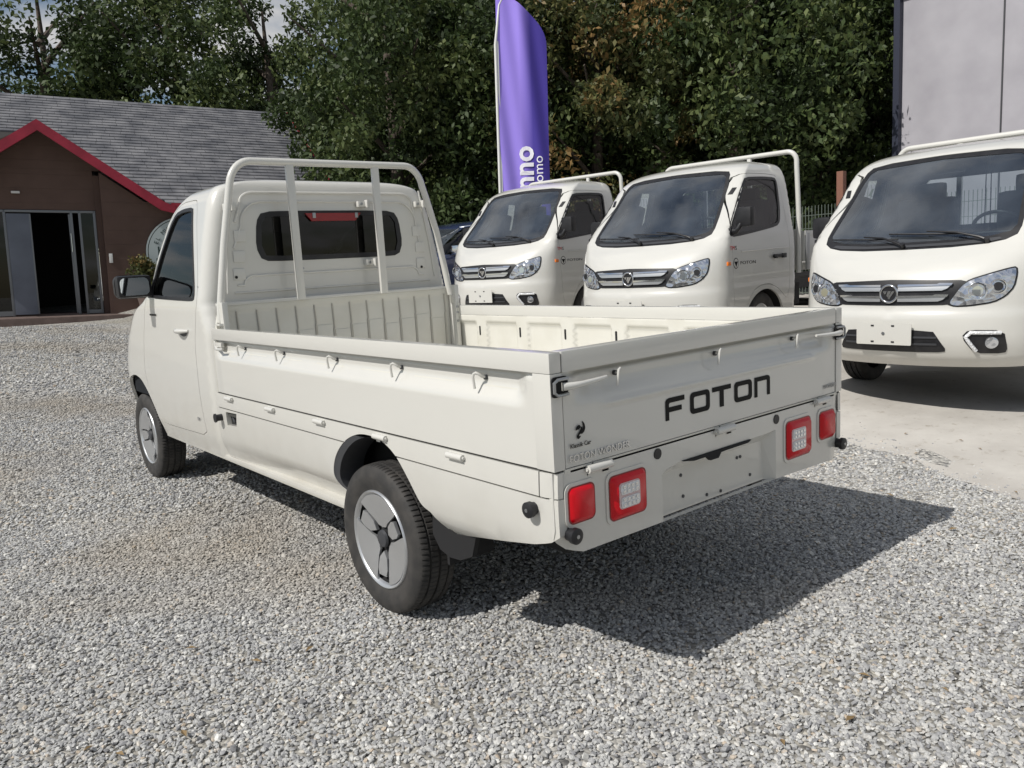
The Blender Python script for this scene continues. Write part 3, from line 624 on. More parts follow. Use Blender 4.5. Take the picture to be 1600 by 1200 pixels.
# swan-like dealer mark and name
def logo_poly(P,x0,z0,s): 
    P=chaik(P,2); panel('dealer_mark',surf(lambda a,b:np.c_[a,0*a-.0006,b]),[(x0+a*s,z0+b*s) for a,b in P],LETTER,TG,[],res=.02,depth=.001,off=.001)
logo_poly([(.55,1.0),(.72,.80),(.78,.55),(.68,.34),(.50,.24),(.36,.27),(.48,.36),(.60,.50),(.62,.70)],-.712,.828,.052)
logo_poly([(.0,.50),(.14,.72),(.30,.80),(.42,.70),(.44,.56),(.34,.42),(.18,.28),(.10,.14),(.16,.0),(.30,.02),(.42,.16),(.30,.14),(.26,.20),(.46,.34),(.58,.48),(.54,.66),(.36,.62),(.28,.52),(.14,.54)],-.712,.828,.052)
text('dealer_lettering','Klassik Car',.0185,lambda a,b,c:(-.735+a,-.0012-c,.805+b),LETTER,TG,.0005)
text('maker_badge','FOTON WONDER',.031,lambda a,b,c:(-.742+a,-.002-c,.764+b),CHROME,TG,.0015)
text('model_badge','WONDER',.022,lambda a,b,c:(.655+a,-.002-c,.775+b),ZINC,TG,.001)
# ---- bed inside, front wall and rack
SEAM2=mat('rib_groove_paint',(.45,.43,.38),.6)
MB().box((0,BL/2,.742),(1.52,BL,.012)).build('bed_floor',BEDPAINT,PKX)
def fw(a,b):
    return np.c_[a,2.617-.008*sstep(1.16,1.19,b),b]
panel('front_wall',surf(fw),[(-.772,.749),(.772,.749),(.772,1.198),(-.745,1.198),(-.772,1.10)],BEDPAINT,PKX,[],res=.03,depth=.02)
for k in range(13):
    x=-.66+.113*k; zz=1.03+.02*math.sin(k*2.1)+.012*k/12
    MB().tube([(x,2.6145,.76),(x,2.6135,zz),(x+.004,2.6135,zz+.01),(x,2.6145,1.165)],.0048,6).build('pressed_rib',SEAM2,PKX)
    if k<12: MB().box((x+.0565,2.6165,(.76+zz)/2),(.095,.006,zz-.77),.002).build('pressed_pad',BEDPAINT,PKX)
MB().box((0.012,2.628,1.2065),(1.53,.05,.016),.004).build('front_wall_cap',PAINT,PKX)
for sg in (-1,1):
    b=MB().box((sg*.745,2.575,1.0),(.03,.07,.44),.005); b.build('corner_post',PAINT,PKX)
rk=[(-.752,1.113),(-.745,1.20),(-.690,1.525),(-.640,1.77)]+arcpts(-.505,1.80,.125,.150,168,90,8)+arcpts(.455,1.81,.125,.145,90,10,8)+[(.60,1.77),(.665,1.55),(.736,1.16)]
RP=[(x,2.60,z) for x,z in rk]
MB().tube(RP,.020,12).build('headboard_rack',PAINT,PKX,50)
for x in (-.287,.25):
    MB().box((x,2.598,1.572),(.044,.022,.745),.004,None).build('rack_upright',PAINT,PKX)
b=MB().box((.745,2.57,1.13),(.05,.03,.05),.004); b.box((.752,2.55,1.06),(.02,.03,.09),.003); b.build('rack_foot',BEDPAINT,PKX)
for z in (1.08,1.045,.99): MB().cyl((.742,2.555,z),(.742,2.535,z),.008,8).build('bolt',ZINC,PKX)
MB().box((-.752,2.575,1.105),(.06,.06,.012),.003).build('rack_foot',PAINT,PKX)
# ---- underneath
MB().box((0,1.38,.54),(1.24,2.45,.24)).build('underbody',LINER,PKX)
MB().box((0,3.6,.42),(1.36,2.1,.14)).build('underbody',LINER,PKX)
for x in (-.42,.42): MB().box((x,1.6,.44),(.07,2.9,.06)).build('chassis_rail',BLACK,PKX)
MB().cyl((-.7,1.056,.30),(.7,1.056,.30),.04,14).build('rear_axle',BLACK,PKX)
MB().cyl((-.7,4.19,.30),(.7,4.19,.30),.03,14).build('front_axle',BLACK,PKX)
MB().box((.05,1.9,.42),(.5,1.1,.22),.03).build('battery_pack',BLACK,PKX)
for sg in (-1,1):
    b=MB(); b.tube([(sg*.56,.45,.44),(sg*.56,.75,.36),(sg*.56,1.056,.27),(sg*.56,1.4,.36),(sg*.56,1.7,.44)],.02,8); b.build('leaf_spring',BLACK,PKX)
    wheel(PKX,sg*.704,1.056,.296,sg,True,spin=0.0); wheel(PKX,sg*.690,4.190,.296,sg,True,spin=math.radians(35))
    V=[];F=[];n=18
    for i in range(n+1):
        a=math.pi*i/n; V+=[(sg*(.775 if math.cos(a)<.3 else .775-.13*(math.cos(a)-.3)),4.19+.365*math.cos(a),.33+.40*math.sin(a)),(sg*.45,4.19+.365*math.cos(a),.33+.40*math.sin(a))]
    mk('wheel_well',V,[(2*i,2*i+1,2*i+3,2*i+2) for i in range(n)],LINER,PKX,60)
    mk('wheel_well',[(sg*.45,3.79,.33),(sg*.45,4.59,.33),(sg*.45,4.59,.75),(sg*.45,3.79,.75)],[(0,1,2,3)],LINER,PKX)
# ------------------------------------------------------------------ the three cab-over pickups facing the camera
tm=Shell(TM_ROWS)
tmev=tm.ev
TMR=empty('delivery_truck')
def tside(P,res=.03): return tm.side(resamp(P,res))
tmt=tm.tmax
T_arch=[(1.06+.405*math.cos(a),.27+.355*math.sin(a)) for a in np.linspace(math.pi*1.06,-.06*math.pi,26)]; T_arch=[(T_arch[0][0],.2)]+T_arch+[(T_arch[-1][0],.2)]
T_win=chaik([(.425,1.135),(.45,1.20),(.655,1.42),(.81,1.595),(.865,1.645),(1.2,1.662),(1.44,1.662),(1.465,1.63),(1.44,1.38),(1.40,1.255),(1.32,1.212),(.9,1.165),(.5,1.125)],1)
T_door=[(.435,1.17),(.44,1.0),(.45,.72),(.47,.5),(.52,.36),(.66,.34),(.68,.46),(.76,.57),(.86,.64),(1.0,.668),(1.15,.665),(1.30,.62),(1.42,.55),(1.50,.50),(1.555,.62),(1.56,1.0),(1.55,1.25),(1.53,1.45),(1.50,1.68),(1.45,1.70),(1.2,1.703),(.87,1.695),(.80,1.655),(.635,1.46),(.475,1.25)]
T_door=chaik(T_door,1)
T_ws=tm.front(resamp([(.002,1.082),(.30,1.085),(.50,1.098),(.60,1.118),(.655,1.15),(.665,1.20),(.655,1.30),(.60,1.60),(.575,1.69),(.545,1.725),(.40,1.745),(.002,1.755)],.04,False))
T_wsh=[(-.001,T_ws[0][1])]+T_ws[1:-1]+[(-.001,T_ws[-1][1])]
T_rw=[(2.999,tm.tz(1.25)),tm.rear([(.50,1.25)])[0],tm.rear([(.52,1.30)])[0],tm.rear([(.50,1.60)])[0],tm.rear([(.46,1.64)])[0],(3.001,tm.tz(1.64))]
T_rw=[(3.001,T_rw[0][1])]+T_rw[1:]
skt=lambda a,b: a<.002 or a>2.998 or b>tmt-.01
panel('body',tmev,[(0,0),(3,0),(3,tmt),(0,tmt)],PAINT,TMR,[tside(T_arch),tside(T_door),T_wsh,T_rw],res=.055,eres=.03,depth=.02,skip=skt,both=True)
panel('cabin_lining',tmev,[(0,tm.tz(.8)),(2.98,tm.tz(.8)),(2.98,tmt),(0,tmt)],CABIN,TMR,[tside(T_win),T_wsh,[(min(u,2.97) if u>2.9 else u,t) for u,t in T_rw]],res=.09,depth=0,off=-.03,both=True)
def mir(ev,sg): return ev if sg>0 else (lambda uv:(lambda r:(r[0]*[-1,1,1],r[1]*[-1,1,1]))(ev(uv)))
for sg in (1,-1):
    e=mir(tmev,sg)
    d=panel('door',e,tside(inset(T_door,.004)),PAINT,TMR,[tside(T_win)],res=.05,eres=.025,depth=.03)
    panel('window_seal',e,tside(inset(T_win,-.010)),BLACK,d,[tside(inset(T_win,.016))],res=.04,eres=.02,depth=.014,off=.003)
    panel('window_glass',e,tside(inset(T_win,.008)),GLASS,d,[],res=.08,depth=0,off=-.008)
    b=MB().box((sg*.822,1.31,.925),(.018,.25,.028),.006); b.box((sg*.828,1.39,.925),(.022,.07,.045),.006); b.box((sg*.828,1.22,.922),(.02,.05,.04),.006); b.build('door_handle',BLACK,d)
    panel('handle_recess',e,tm.side(rrect(1.31,.93,.20,.07,.02)),PAINT,d,[],res=.03,depth=.002,off=.002)
    # pressed swage line on the door
    P=[tmev(np.array([q]))[0][0]+np.array([.001,0,0]) for q in tm.side([(y,.985+.015*(y-.5)) for y in np.linspace(.60,1.53,16)])]
    MB().tube([(sg*p[0],p[1],p[2]) for p in P],.005,6).build('pressed_line',PAINT,d)
    tf=lambda a,b,c,sg=sg:(sg*(.8065+c),a if sg>0 else a,b)
    yy=(lambda y0,sg=sg:(lambda a,b,c:(sg*(.8060+c),(y0+a) if sg>0 else (y0+.13-a),b)))
    f=yy(.40); text('series_lettering','TM',.052,lambda a,b,c:f(a*1.15,1.002+b,c),REDTXT,d,.0008)
    f2=yy(.40+.09 if sg>0 else .31); text('series_lettering','S',.052,lambda a,b,c:f2(a*1.15,1.002+b,c),LETTER,d,.0008)
    f3=yy(.575); text('maker_lettering','FOTON',.040,lambda a,b,c:f3(a*2.1,.872+b,c),LETTER,d,.0008)
    MB().prism([(.50+.045*math.cos(a),.885+.048*math.sin(a)) for a in np.linspace(0,2*math.pi,24)[:-1]],lambda a,b,h:(sg*(.8055+h),a,b),0,.0012).build('round_badge',LETTER,d)
    MB().prism([(.50+.038*math.cos(a),.885+.041*math.sin(a)) for a in np.linspace(0,2*math.pi,24)[:-1]],lambda a,b,h:(sg*(.8058+h),a,b),0,.0016).build('round_badge_face',PAINT,d)
    MB().prism([(.468,.900),(.532,.900),(.50,.850)],lambda a,b,h:(sg*(.8062+h),a,b),0,.0022).build('badge_triangle',LETTER,d)
    b=MB().box((0,0,0),(.02,.055,.035),.008); o=b.build('side_repeater',ORANGE,TMR); o.location=(sg*.800,.385,.885)
    # mirror
    my=0 if sg>0 else .17; mx_=0 if sg>0 else -.035
    b=MB().tube([(sg*.775,.475+my,1.165),(sg*.83,.47+my,1.165),(sg*.85,.47+my,1.19),(sg*(.87+mx_),.49+my,1.24)],[.035,.026,.022,.02],10); b.box((sg*.775,.50,1.165),(.05,.14,.06),.015)
    m=b.build('side_mirror',BLACK,TMR); MB().box((sg*(.895+mx_),.515+my,1.285),(.15,.10,.17),.035).build('mirror_housing',BLACK,m,30)
    MB().prism(rrect(sg*(.895+mx_),1.285,.12,.14,.02),lambda a,b,h:(a,.566+my+h,b),0,.002).build('mirror_glass',MIRR,m)
    # small black vent on the pillar
    panel('pillar_vent',e,tm.side([(.678,1.50),(.735,1.56),(.748,1.56),(.690,1.50)]),BLACK,TMR,[],res=.03,depth=.003,off=.004)
    # lamps
    HLP=chaik([(.362,.722),(.43,.835),(.475,.872),(.57,.905),(.66,.934),(.692,.94),(.698,.90),(.69,.82),(.655,.765),(.60,.728),(.48,.708),(.40,.706)],1)
    E=(lambda P,sg=sg:[(u*sg,t) for u,t in tm.front(resamp(P,.02))])
    s=panel('headlight_surround',tmev,E(inset(HLP,-.007)),BLACK,TMR,[],res=.04,depth=.006,off=.003)
    h=panel('headlight',tmev,E(inset(HLP,.003)),HEADL,TMR,[],res=.03,depth=.004,off=.009)
    for (x,z,r) in ((.52,.80,.052),(.62,.825,.045)):
        Pc,Nc=tmev(np.array(tm.front([(x,z)]))); Pc=Pc[0];Nc=Nc[0]; c=Vector((sg*Pc[0],Pc[1],Pc[2])); nn=Vector((sg*Nc[0],Nc[1],Nc[2]))*.6+Vector((0,-1,0))*.4; nn.normalize()
        u_=nn.cross(Vector((0,0,1))).normalized();v_=u_.cross(nn)
        MB().tube([(c+nn*.012+u_*math.cos(a)*r+v_*math.sin(a)*r)[:] for a in np.linspace(0,2*math.pi,24)[:-1]],.005,6,closed=True).build('lamp_ring',CHROME,h)
        MB().tube([c+nn*.008,c+nn*.014],r*.62,16).build('lamp_bulb_shield',MIRR if x<.55 else BLACK,h)
    MB().tube([(sg*(.40+.0*i)+sg*.04*i,.075+.012*i,.722+.0*i) for i in range(3)],.008,6).build('indicator',ORANGE,h)
    FG=chaik([(.455,.505),(.487,.545),(.655,.540),(.668,.43),(.655,.398),(.515,.402)],1)
    g=panel('fog_lamp_surround',tmev,E(inset(FG,-.006)),BLACK,TMR,[],res=.03,depth=.006,off=.003)
    # chrome L running along the top and the inner edge
    L=[(.645,.530),(.497,.533),(.470,.504),(.520,.415)]
    Pp=[tmev(np.array([q]))[0][0]+tmev(np.array([q]))[1][0]*.010 for q in tm.front(resamp(L,.02,False)+[L[-1]])]
    MB().tube([(sg*p[0],p[1],p[2]) for p in Pp],.012,8).build('daylight_strip',LED,g)
    Pc,Nc=tmev(np.array(tm.front([(.60,.468)]))); c=Vector((sg*Pc[0][0],Pc[0][1],Pc[0][2])); nn=Vector((sg*Nc[0][0],Nc[0][1],Nc[0][2]))
    MB().tube([c+nn*.004,c+nn*.016,c+nn*.020],[.040,.038,.02],18).build('fog_lamp',HEADL,g)
    # roof edge gutter
G=[(u,t) for u,t in tm.front([(-.425,.873),(0,.885),(.425,.873),(.47,.86),(.40,.72),(.33,.714),(0,.712),(-.33,.714),(-.40,.72),(-.47,.86)])]
g=panel('grille',tmev,G,BLACK,TMR,[],res=.05,depth=.01,off=.003)
for z0,z1,w0 in ((.808,.848,.385),(.738,.778,.365)):
    for sg in (-1,1):
        P=[(.058,z0),(.058,z1),(w0-.09,z1),(w0-.075,z1+.006),(w0,z1+.004),(w0-.03,z0+.012),(w0-.06,z0)]
        q=[(u*sg,t) for u,t in tm.front(P)]
        b=panel('grille_bar',tmev,q,SILVER,g,[],res=.04,depth=.018,off=.016)
        q=[(u*sg,t) for u,t in tm.front([(.058,z1-.014),(.058,z1),(w0-.09,z1),(w0-.075,z1+.006),(w0,z1+.004),(w0-.008,z1-.010)])]
        panel('grille_highlight',tmev,q,CHROME,g,[],res=.04,depth=.006,off=.022)
# round emblem: ring, dark disc, slanted bars making a pointed shield
em=MB().tube([(.058*math.cos(a),-.016,.793+.058*math.sin(a)) for a in np.linspace(0,2*math.pi,40)[:-1]],.0075,10,closed=True).build('emblem',CHROME,TMR,60)
MB().cyl((0,.0,.793),(0,-.014,.793),.055,32).build('emblem_disc',BLACK,em)
def eb(P): return MB().prism(P,lambda a,b,h:(a,-.014-h,.793+b),0,.004)
for P in ([(-.040,.018),(-.012,.018),(-.022,.0),(-.028,-.004)],[(-.006,.018),(.016,.018),(-.004,-.024),(-.014,-.014)],[(.022,.018),(.040,.018),(.004,-.038),(-.006,-.028)]): eb(P).build('emblem_bar',CHROME,em,20)
# intake, plate, wipers, cowl
panel('air_intake',tmev,tm.front(chaik([(-.285,.548),(.285,.548),(.315,.50),(.365,.408),(.30,.398),(-.30,.398),(-.365,.408),(-.315,.50)],1)),BLACK,TMR,[],res=.05,depth=.008,off=.003)
for z in (.50,.455): panel('intake_slat',tmev,tm.front([(-.31,z+.006),(.31,z+.006),(.31,z-.006),(-.31,z-.006)]),TRIM,TMR,[],res=.05,depth=.008,off=.008)
pl=MB().prism(rrect(-.015,.522,.375,.150,.008),lambda a,b,h:(a,-.052-h,b),0,.006).build('number_plate_holder',PAINT,TMR)
for x,z in ((-.09,.578),(.05,.578),(-.09,.468),(.05,.468)): MB().box((x,-.0595,z),(.020,.004,.010)).build('plate_slot',DARK,pl)
MB().cyl((-.015,-.058,.525),(-.015,-.063,.525),.011,10).build('plate_screw',ZINC,pl)
tws=[(0,T_ws[0][1])]+T_ws[1:-1]+[(0,T_ws[-1][1])]
wg=panel('windshield',tmev,tws,WGLASS,TMR,[],res=.07,depth=0,off=-.006,both=True)
inn_=[(.0,1.135),(.30,1.138),(.50,1.150),(.61,1.175),(.635,1.215),(.60,1.42),(.565,1.60),(.54,1.68),(.50,1.705),(.0,1.725)]
iu=tm.front(resamp([(max(a,.002),b) for a,b in inn_],.04,False)); iu=[(-.001,iu[0][1])]+iu[1:]+[(-.001,tm.tz(1.725))]
panel('windshield_border',tmev,[(0,T_ws[0][1])]+T_ws[1:-1]+[(0,T_ws[-1][1])],BLACK,wg,[iu],res=.06,eres=.03,depth=0,off=-.0035,both=True,skip=lambda a,b:a<.002)
panel('cowl',tmev,tm.front([(0.0001,1.098),(.30,1.10),(.50,1.108),(.58,1.125),(.56,1.138),(.30,1.118),(0.0001,1.114)]),TRIM,TMR,[],res=.04,depth=0,off=.001,both=True)
def on(x,z,off):
    u,t=tm.front([(x,z)])[0]; P,N=tmev(np.array([(u,t)])); return tuple(P[0]+N[0]*off)
for x0,z0,x1,z1 in ((-.02,1.098,-.34,1.175),(.50,1.110,.10,1.190)):
    b=MB().tube([on(x0,z0,.02),on(x0-.05,z0+.012,.034),on((x0+x1)/2,(z0+z1)/2+.01,.035),on(x1,z1,.02)],[.013,.009,.007,.005],8)
    P=[on(x1-.26+.52*i/12,z1-.012+.035*((i/12-.5)**2)*0+ (z0-z1)*.35*(i/12-.4),.014) for i in range(13)]
    b.tube(P,.0065,6); b.cyl(on(x0,z0,.0),on(x0,z0,.035),.016,12); b.build('wiper',BLACK,TMR)
# cab inside
for x in (-.38,.38):
    s_=MB().box((x,1.20,.93),(.50,.5,.14),.04).build('seat',SEAT,TMR); MB().box((x,1.49,1.22),(.46,.12,.52),.05).build('backrest',SEAT,s_); MB().box((x,1.52,1.53),(.24,.09,.14),.03).build('headrest',SEAT,s_)
steering(TMR,(.38,.86,1.17),math.radians(38))
MB().box((0,.62,1.0),(1.42,.36,.20),.06).build('dashboard',DASH,TMR)
MB().box((0,.93,1.655),(.22,.03,.06),.01).build('rear_view_mirror',BLACK,TMR)
for sg in (-1,1):
    P=[(sg*.60,.70+.0*i,1.36+.0) for i in range(1)]
    MB().tube([(sg*.655,.66,1.30),(sg*.635,.69,1.32),(sg*.605,.80,1.42),(sg*.61,.85,1.47)],.011,8).build('grab_handle',GRIP,TMR)
# bed with drop sides
MB().box((0,3.35,.80),(1.60,3.0,.07)).build('bed_floor',BEDPAINT,TMR)
for sg in (-1,1):
    b=MB().box((sg*.80,3.35,1.0),(.035,2.98,.30),.006).build('side_gate',PAINT,TMR); MB().box((sg*.815,3.35,1.13),(.02,2.98,.05),.005).build('gate_rail',PAINT,b)
    for y in (2.2,3.0,3.8,4.6): MB().box((sg*.822,y,.97),(.015,.05,.22),.004).build('gate_stake',PAINT,b)
    MB().box((sg*.83,1.90,.95),(.02,.06,.36),.004).build('gate_latch',ZINC,TMR)
    MB().box((sg*.36,2.8,.60),(.07,4.0,.12)).build('chassis_rail',BLACK,TMR)
MB().box((0,4.83,1.0),(1.56,.035,.30),.006).build('tailgate',PAINT,TMR)
MB().box((0,1.87,.98),(1.56,.03,.36)).build('front_board',BEDPAINT,TMR)
P=[(-.785,1.80,.74),(-.785,1.80,1.30),(-.765,1.80,1.80)]+[(x,1.80,z) for x,z in arcpts(-.665,1.835,.10,.10,170,90,6)]+[(x,1.80,z) for x,z in arcpts(.665,1.835,.10,.10,90,10,6)]+[(.765,1.80,1.80),(.785,1.80,1.30),(.785,1.80,.74)]
MB().tube(P,.024,12).build('headboard_rack',PAINT,TMR,50)
for x in (-.26,.26): MB().box((x,1.80,1.50),(.04,.03,.86),.004).build('rack_upright',PAINT,TMR)
MB().box((0,1.83,.98),(1.50,.02,.38)).build('rack_panel',PAINT,TMR)
MB().box((0,1.3,.52),(1.3,1.6,.22)).build('underbody',LINER,TMR)
MB().cyl((-.6,1.06,.30),(.6,1.06,.30),.04,10).build('front_axle',BLACK,TMR); MB().cyl((-.6,3.85,.30),(.6,3.85,.30),.05,10).build('rear_axle',BLACK,TMR)
for sg in (-1,1):
    V=[];n=14
    for i in range(n+1):
        a=math.pi*i/n; V+=[(sg*.79,1.06+.42*math.cos(a),.28+.38*math.sin(a)),(sg*.42,1.06+.42*math.cos(a),.28+.38*math.sin(a))]
    mk('wheel_well',V,[(2*i,2*i+1,2*i+3,2*i+2) for i in range(n)],LINER,TMR,60)
    wheel(TMR,sg*.68,1.06,.299,sg,False); wheel(TMR,sg*.66,3.85,.299,sg,False)
def copy_tree(o,parent=None):
    c=o.copy(); COL.objects.link(c); c.parent=parent
    for ch in list(o.children): copy_tree(ch,c)
    return c
TMP=[((3.251,.948,.186),-89.87,'nearest cream cab-over pickup truck, at the right edge on the concrete'),
     ((3.280,3.347,.333),-84.29,'middle cream cab-over pickup truck in the row, its lettered door in view'),
     ((3.524,5.824,.444),-81.57,'farthest cream cab-over pickup truck, in front of the purple banner')]
for i,(l,a,lab) in enumerate(TMP):
    o=TMR if i==0 else copy_tree(TMR); o.location=l; o.rotation_euler=(0,0,math.radians(a)); tag(o,lab,'pickup truck','cab-over pickups parked in a row')

# ------------------------------------------------------------------ dark blue car behind
CR=empty('parked_car',(3.0,8.75,.52),math.radians(-88),label='dark blue car parked between the hedge and the farthest cream pickup',cat='car')
NAVY=mat('navy_car_paint',(.035,.05,.11),.18,0,1)
GREYR=mat('car_roof_paint',(.05,.06,.075),.3,0,.6)
cs=Shell([(.22,.14,.82,.5,4.3),(.35,.02,.88,.55,4.36),(.60,.0,.90,.6,4.38),(.78,.25,.90,.6,4.36),(.90,.95,.89,.4,4.30),(.98,1.25,.87,.25,4.1),(1.2,1.62,.77,.2,3.95),(1.40,2.0,.68,.2,3.7),(1.47,2.25,.58,.2,3.5),(1.50,2.5,.35,.15,3.2),(1.51,2.7,.02,.02,2.9)],rc=.25)
ca=[[(c+.36*math.cos(a),.28+.36*math.sin(a)) for a in np.linspace(math.pi*1.1,-.1*math.pi,20)] for c in (.82,3.45)]
cw=[(1.40,.98),(1.72,1.22),(2.05,1.38),(2.45,1.42),(2.45,.99)],[(2.52,.99),(2.52,1.42),(3.2,1.38),(3.62,1.15),(3.6,1.0)]
def cside(P): return cs.side(resamp(P,.04))
cwf=cs.front([(.002,1.0),(.72,1.02),(.60,1.36),(.002,1.40)]); cwf=[(-.001,cwf[0][1])]+cwf[1:3]+[(-.001,cwf[3][1])]
panel('body',cs.ev,[(0,0),(3,0),(3,cs.tmax),(0,cs.tmax)],NAVY,CR,[cside(a) for a in ca]+[cside(w) for w in cw]+[cwf],res=.07,eres=.05,depth=.02,both=True,skip=lambda a,b:a<.002 or a>2.998)
for sg in (1,-1):
    e=mir(cs.ev,sg)
    for w in cw: panel('side_window',e,cside(w),GLASS,CR,[],res=.1,depth=0,off=-.005)
    MB().tube([tuple(np.array([sg,1,1])*(cs.ev(np.array([q]))[0][0]+[.004,0,0])) for q in cside([(1.40,.99),(1.72,1.235),(2.05,1.395),(2.45,1.435),(3.2,1.395),(3.62,1.16)])[:-8]],.009,6).build('window_trim',CHROME,CR)
    m=MB().box((sg*.98,1.62,1.04),(.20,.14,.14),.045).build('side_mirror',CHROME if sg>0 else NAVY,CR,30); MB().box((sg*.87,1.62,1.0),(.10,.05,.04),.01).build('mirror_arm',BLACK,m)
    h=panel('headlight',e,cs.front([(.55,.62),(.84,.66),(.86,.74),(.60,.70)]),HEADL,CR,[],res=.05,depth=.01,off=.006)
    for y in (.82,3.45): wheel(CR,sg*.80,y,.299,sg,False)
panel('windshield',cs.ev,[(0,cwf[0][1])]+cwf[1:3]+[(0,cwf[3][1])],WGLASS,CR,[],res=.1,depth=0,off=-.004,both=True)
panel('front_grille',cs.ev,cs.front([(-.4,.60),(.4,.60),(.34,.45),(-.34,.45)]),BLACK,CR,[],res=.06,depth=.01,off=.006)
MB().box((0,2.0,.40),(1.5,3.0,.4)).build('underbody',LINER,CR)
for x in (-.4,.4):
    s_=MB().box((x,2.3,.65),(.5,.5,.2),.05).build('seat',SEAT,CR); MB().box((x,2.6,.95),(.48,.14,.6),.06).build('backrest',SEAT,s_)
# ------------------------------------------------------------------ ground
def gh(x,y):
    x=np.asarray(x,float);y=np.asarray(y,float)
    left=.052*np.logaddexp(0,(y-4.8)*2.2)/2.2; right=.105+.052*np.clip(y,-3,40)
    s=sstep(1.9,4.0,x); g=left*(1-s)+np.maximum(right,left)*s
    far=sstep(22,34,np.hypot(x,y)); return np.minimum(g,.95)*(1-.0*far)
def sheet(name,x0,x1,y0,y1,n,m_,dz=0,warp=None):
    X,Y=np.meshgrid(np.linspace(x0,x1,n),np.linspace(y0,y1,n)); X=X.ravel();Y=Y.ravel()
    V=np.c_[X,Y,gh(X,Y)+dz]; F=[(j*n+i,j*n+i+1,(j+1)*n+i+1,(j+1)*n+i) for j in range(n-1) for i in range(n-1)]
    return mk(name,V,F,m_,None,60)
GRAV=mat('gravel_ground',(.25,.25,.24),.95,spec=.2)
nt_,b_=nodes(GRAV);N_=nt_.nodes.new;L_=nt_.links.new
tc_=N_('ShaderNodeTexCoord')
v1=N_('ShaderNodeTexVoronoi');v1.inputs['Scale'].default_value=48;L_(tc_.outputs['Object'],v1.inputs['Vector'])
r1=N_('ShaderNodeValToRGB');L_(v1.outputs['Color'],r1.inputs[0])
r1.color_ramp.elements[0].position=.15;r1.color_ramp.elements[0].color=(.18,.18,.18,1);r1.color_ramp.elements[1].position=.85;r1.color_ramp.elements[1].color=(.56,.555,.53,1)
n1_=N_('ShaderNodeTexNoise');n1_.inputs['Scale'].default_value=.9;n1_.inputs['Detail'].default_value=6;L_(tc_.outputs['Object'],n1_.inputs['Vector'])
r2=N_('ShaderNodeValToRGB');L_(n1_.outputs[0],r2.inputs[0]);r2.color_ramp.elements[0].position=.35;r2.color_ramp.elements[0].color=(1.0,.98,.95,1);r2.color_ramp.elements[1].position=.7;r2.color_ramp.elements[1].color=(.78,.74,.66,1)
mm=N_('ShaderNodeMix');mm.data_type='RGBA';mm.blend_type='MULTIPLY';mm.inputs[0].default_value=1;L_(r1.outputs[0],mm.inputs[6]);L_(r2.outputs[0],mm.inputs[7]);L_(mm.outputs[2],b_.inputs['Base Color'])
bp_=N_('ShaderNodeBump');bp_.inputs['Strength'].default_value=1;bp_.inputs['Distance'].default_value=.012;bp_.invert=True;L_(v1.outputs['Distance'],bp_.inputs['Height']);L_(bp_.outputs[0],b_.inputs['Normal'])
gnd=sheet('ground',-150,150,-150,150,401,GRAV); gnd['kind']='structure'
CONC=mat('concrete',(.48,.455,.42),.85,spec=.25)
nt_,b_=nodes(CONC);N_=nt_.nodes.new;L_=nt_.links.new
tc_=N_('ShaderNodeTexCoord');a1=N_('ShaderNodeTexNoise');a1.inputs['Scale'].default_value=1.1;a1.inputs['Detail'].default_value=10;a1.inputs['Roughness'].default_value=.65;L_(tc_.outputs['Object'],a1.inputs['Vector'])
r1=N_('ShaderNodeValToRGB');L_(a1.outputs[0],r1.inputs[0]);r1.color_ramp.elements[0].position=.3;r1.color_ramp.elements[0].color=(.40,.375,.34,1);r1.color_ramp.elements[1].position=.62;r1.color_ramp.elements[1].color=(.56,.535,.49,1)
a2=N_('ShaderNodeTexNoise');a2.inputs['Scale'].default_value=14;a2.inputs['Detail'].default_value=8;a2.inputs['Roughness'].default_value=.7;L_(tc_.outputs['Object'],a2.inputs['Vector'])
r2=N_('ShaderNodeValToRGB');L_(a2.outputs[0],r2.inputs[0]);r2.color_ramp.elements[0].position=.27;r2.color_ramp.elements[0].color=(.62,.58,.52,1);r2.color_ramp.elements[1].position=.42;r2.color_ramp.elements[1].color=(1,1,1,1)
mm=N_('ShaderNodeMix');mm.data_type='RGBA';mm.blend_type='MULTIPLY';mm.inputs[0].default_value=1;L_(r1.outputs[0],mm.inputs[6]);L_(r2.outputs[0],mm.inputs[7]);L_(mm.outputs[2],b_.inputs['Base Color'])
bp_=N_('ShaderNodeBump');bp_.inputs['Strength'].default_value=.35;bp_.inputs['Distance'].default_value=.004;L_(a2.outputs[0],bp_.inputs['Height']);L_(bp_.outputs[0],b_.inputs['Normal'])
edge=[(1.75,-6),(1.86,-4),(1.98,-2.2),(2.09,-1.0),(2.19,-.235),(2.25,.09),(2.41,.32),(2.58,.6),(2.655,.95),(2.72,2),(2.80,4),(2.78,6),(2.9,9),(3.0,12.5)]
ey=[e[1] for e in edge];ex=[e[0] for e in edge]
def xedge(y): 
    y=np.asarray(y,float); return np.interp(y,ey,ex)+.03*np.sin(y*5.1)+.02*np.sin(y*13.7+1)+.012*np.sin(y*31)
ys=np.linspace(-6,12.5,240); V=[];F=[]; nx=30
for y in ys:
    x0=float(xedge(y))
    for i in range(nx+1):
        x=x0+(14-x0)*(i/nx)**1.5; V.append((x,y,float(gh(x,y))+.007))
F=[(j*(nx+1)+i,j*(nx+1)+i+1,(j+1)*(nx+1)+i+1,(j+1)*(nx+1)+i) for j in range(len(ys)-1) for i in range(nx)]
pad=mk('concrete_pavement',V,F,CONC,None,60); pad['kind']='structure'

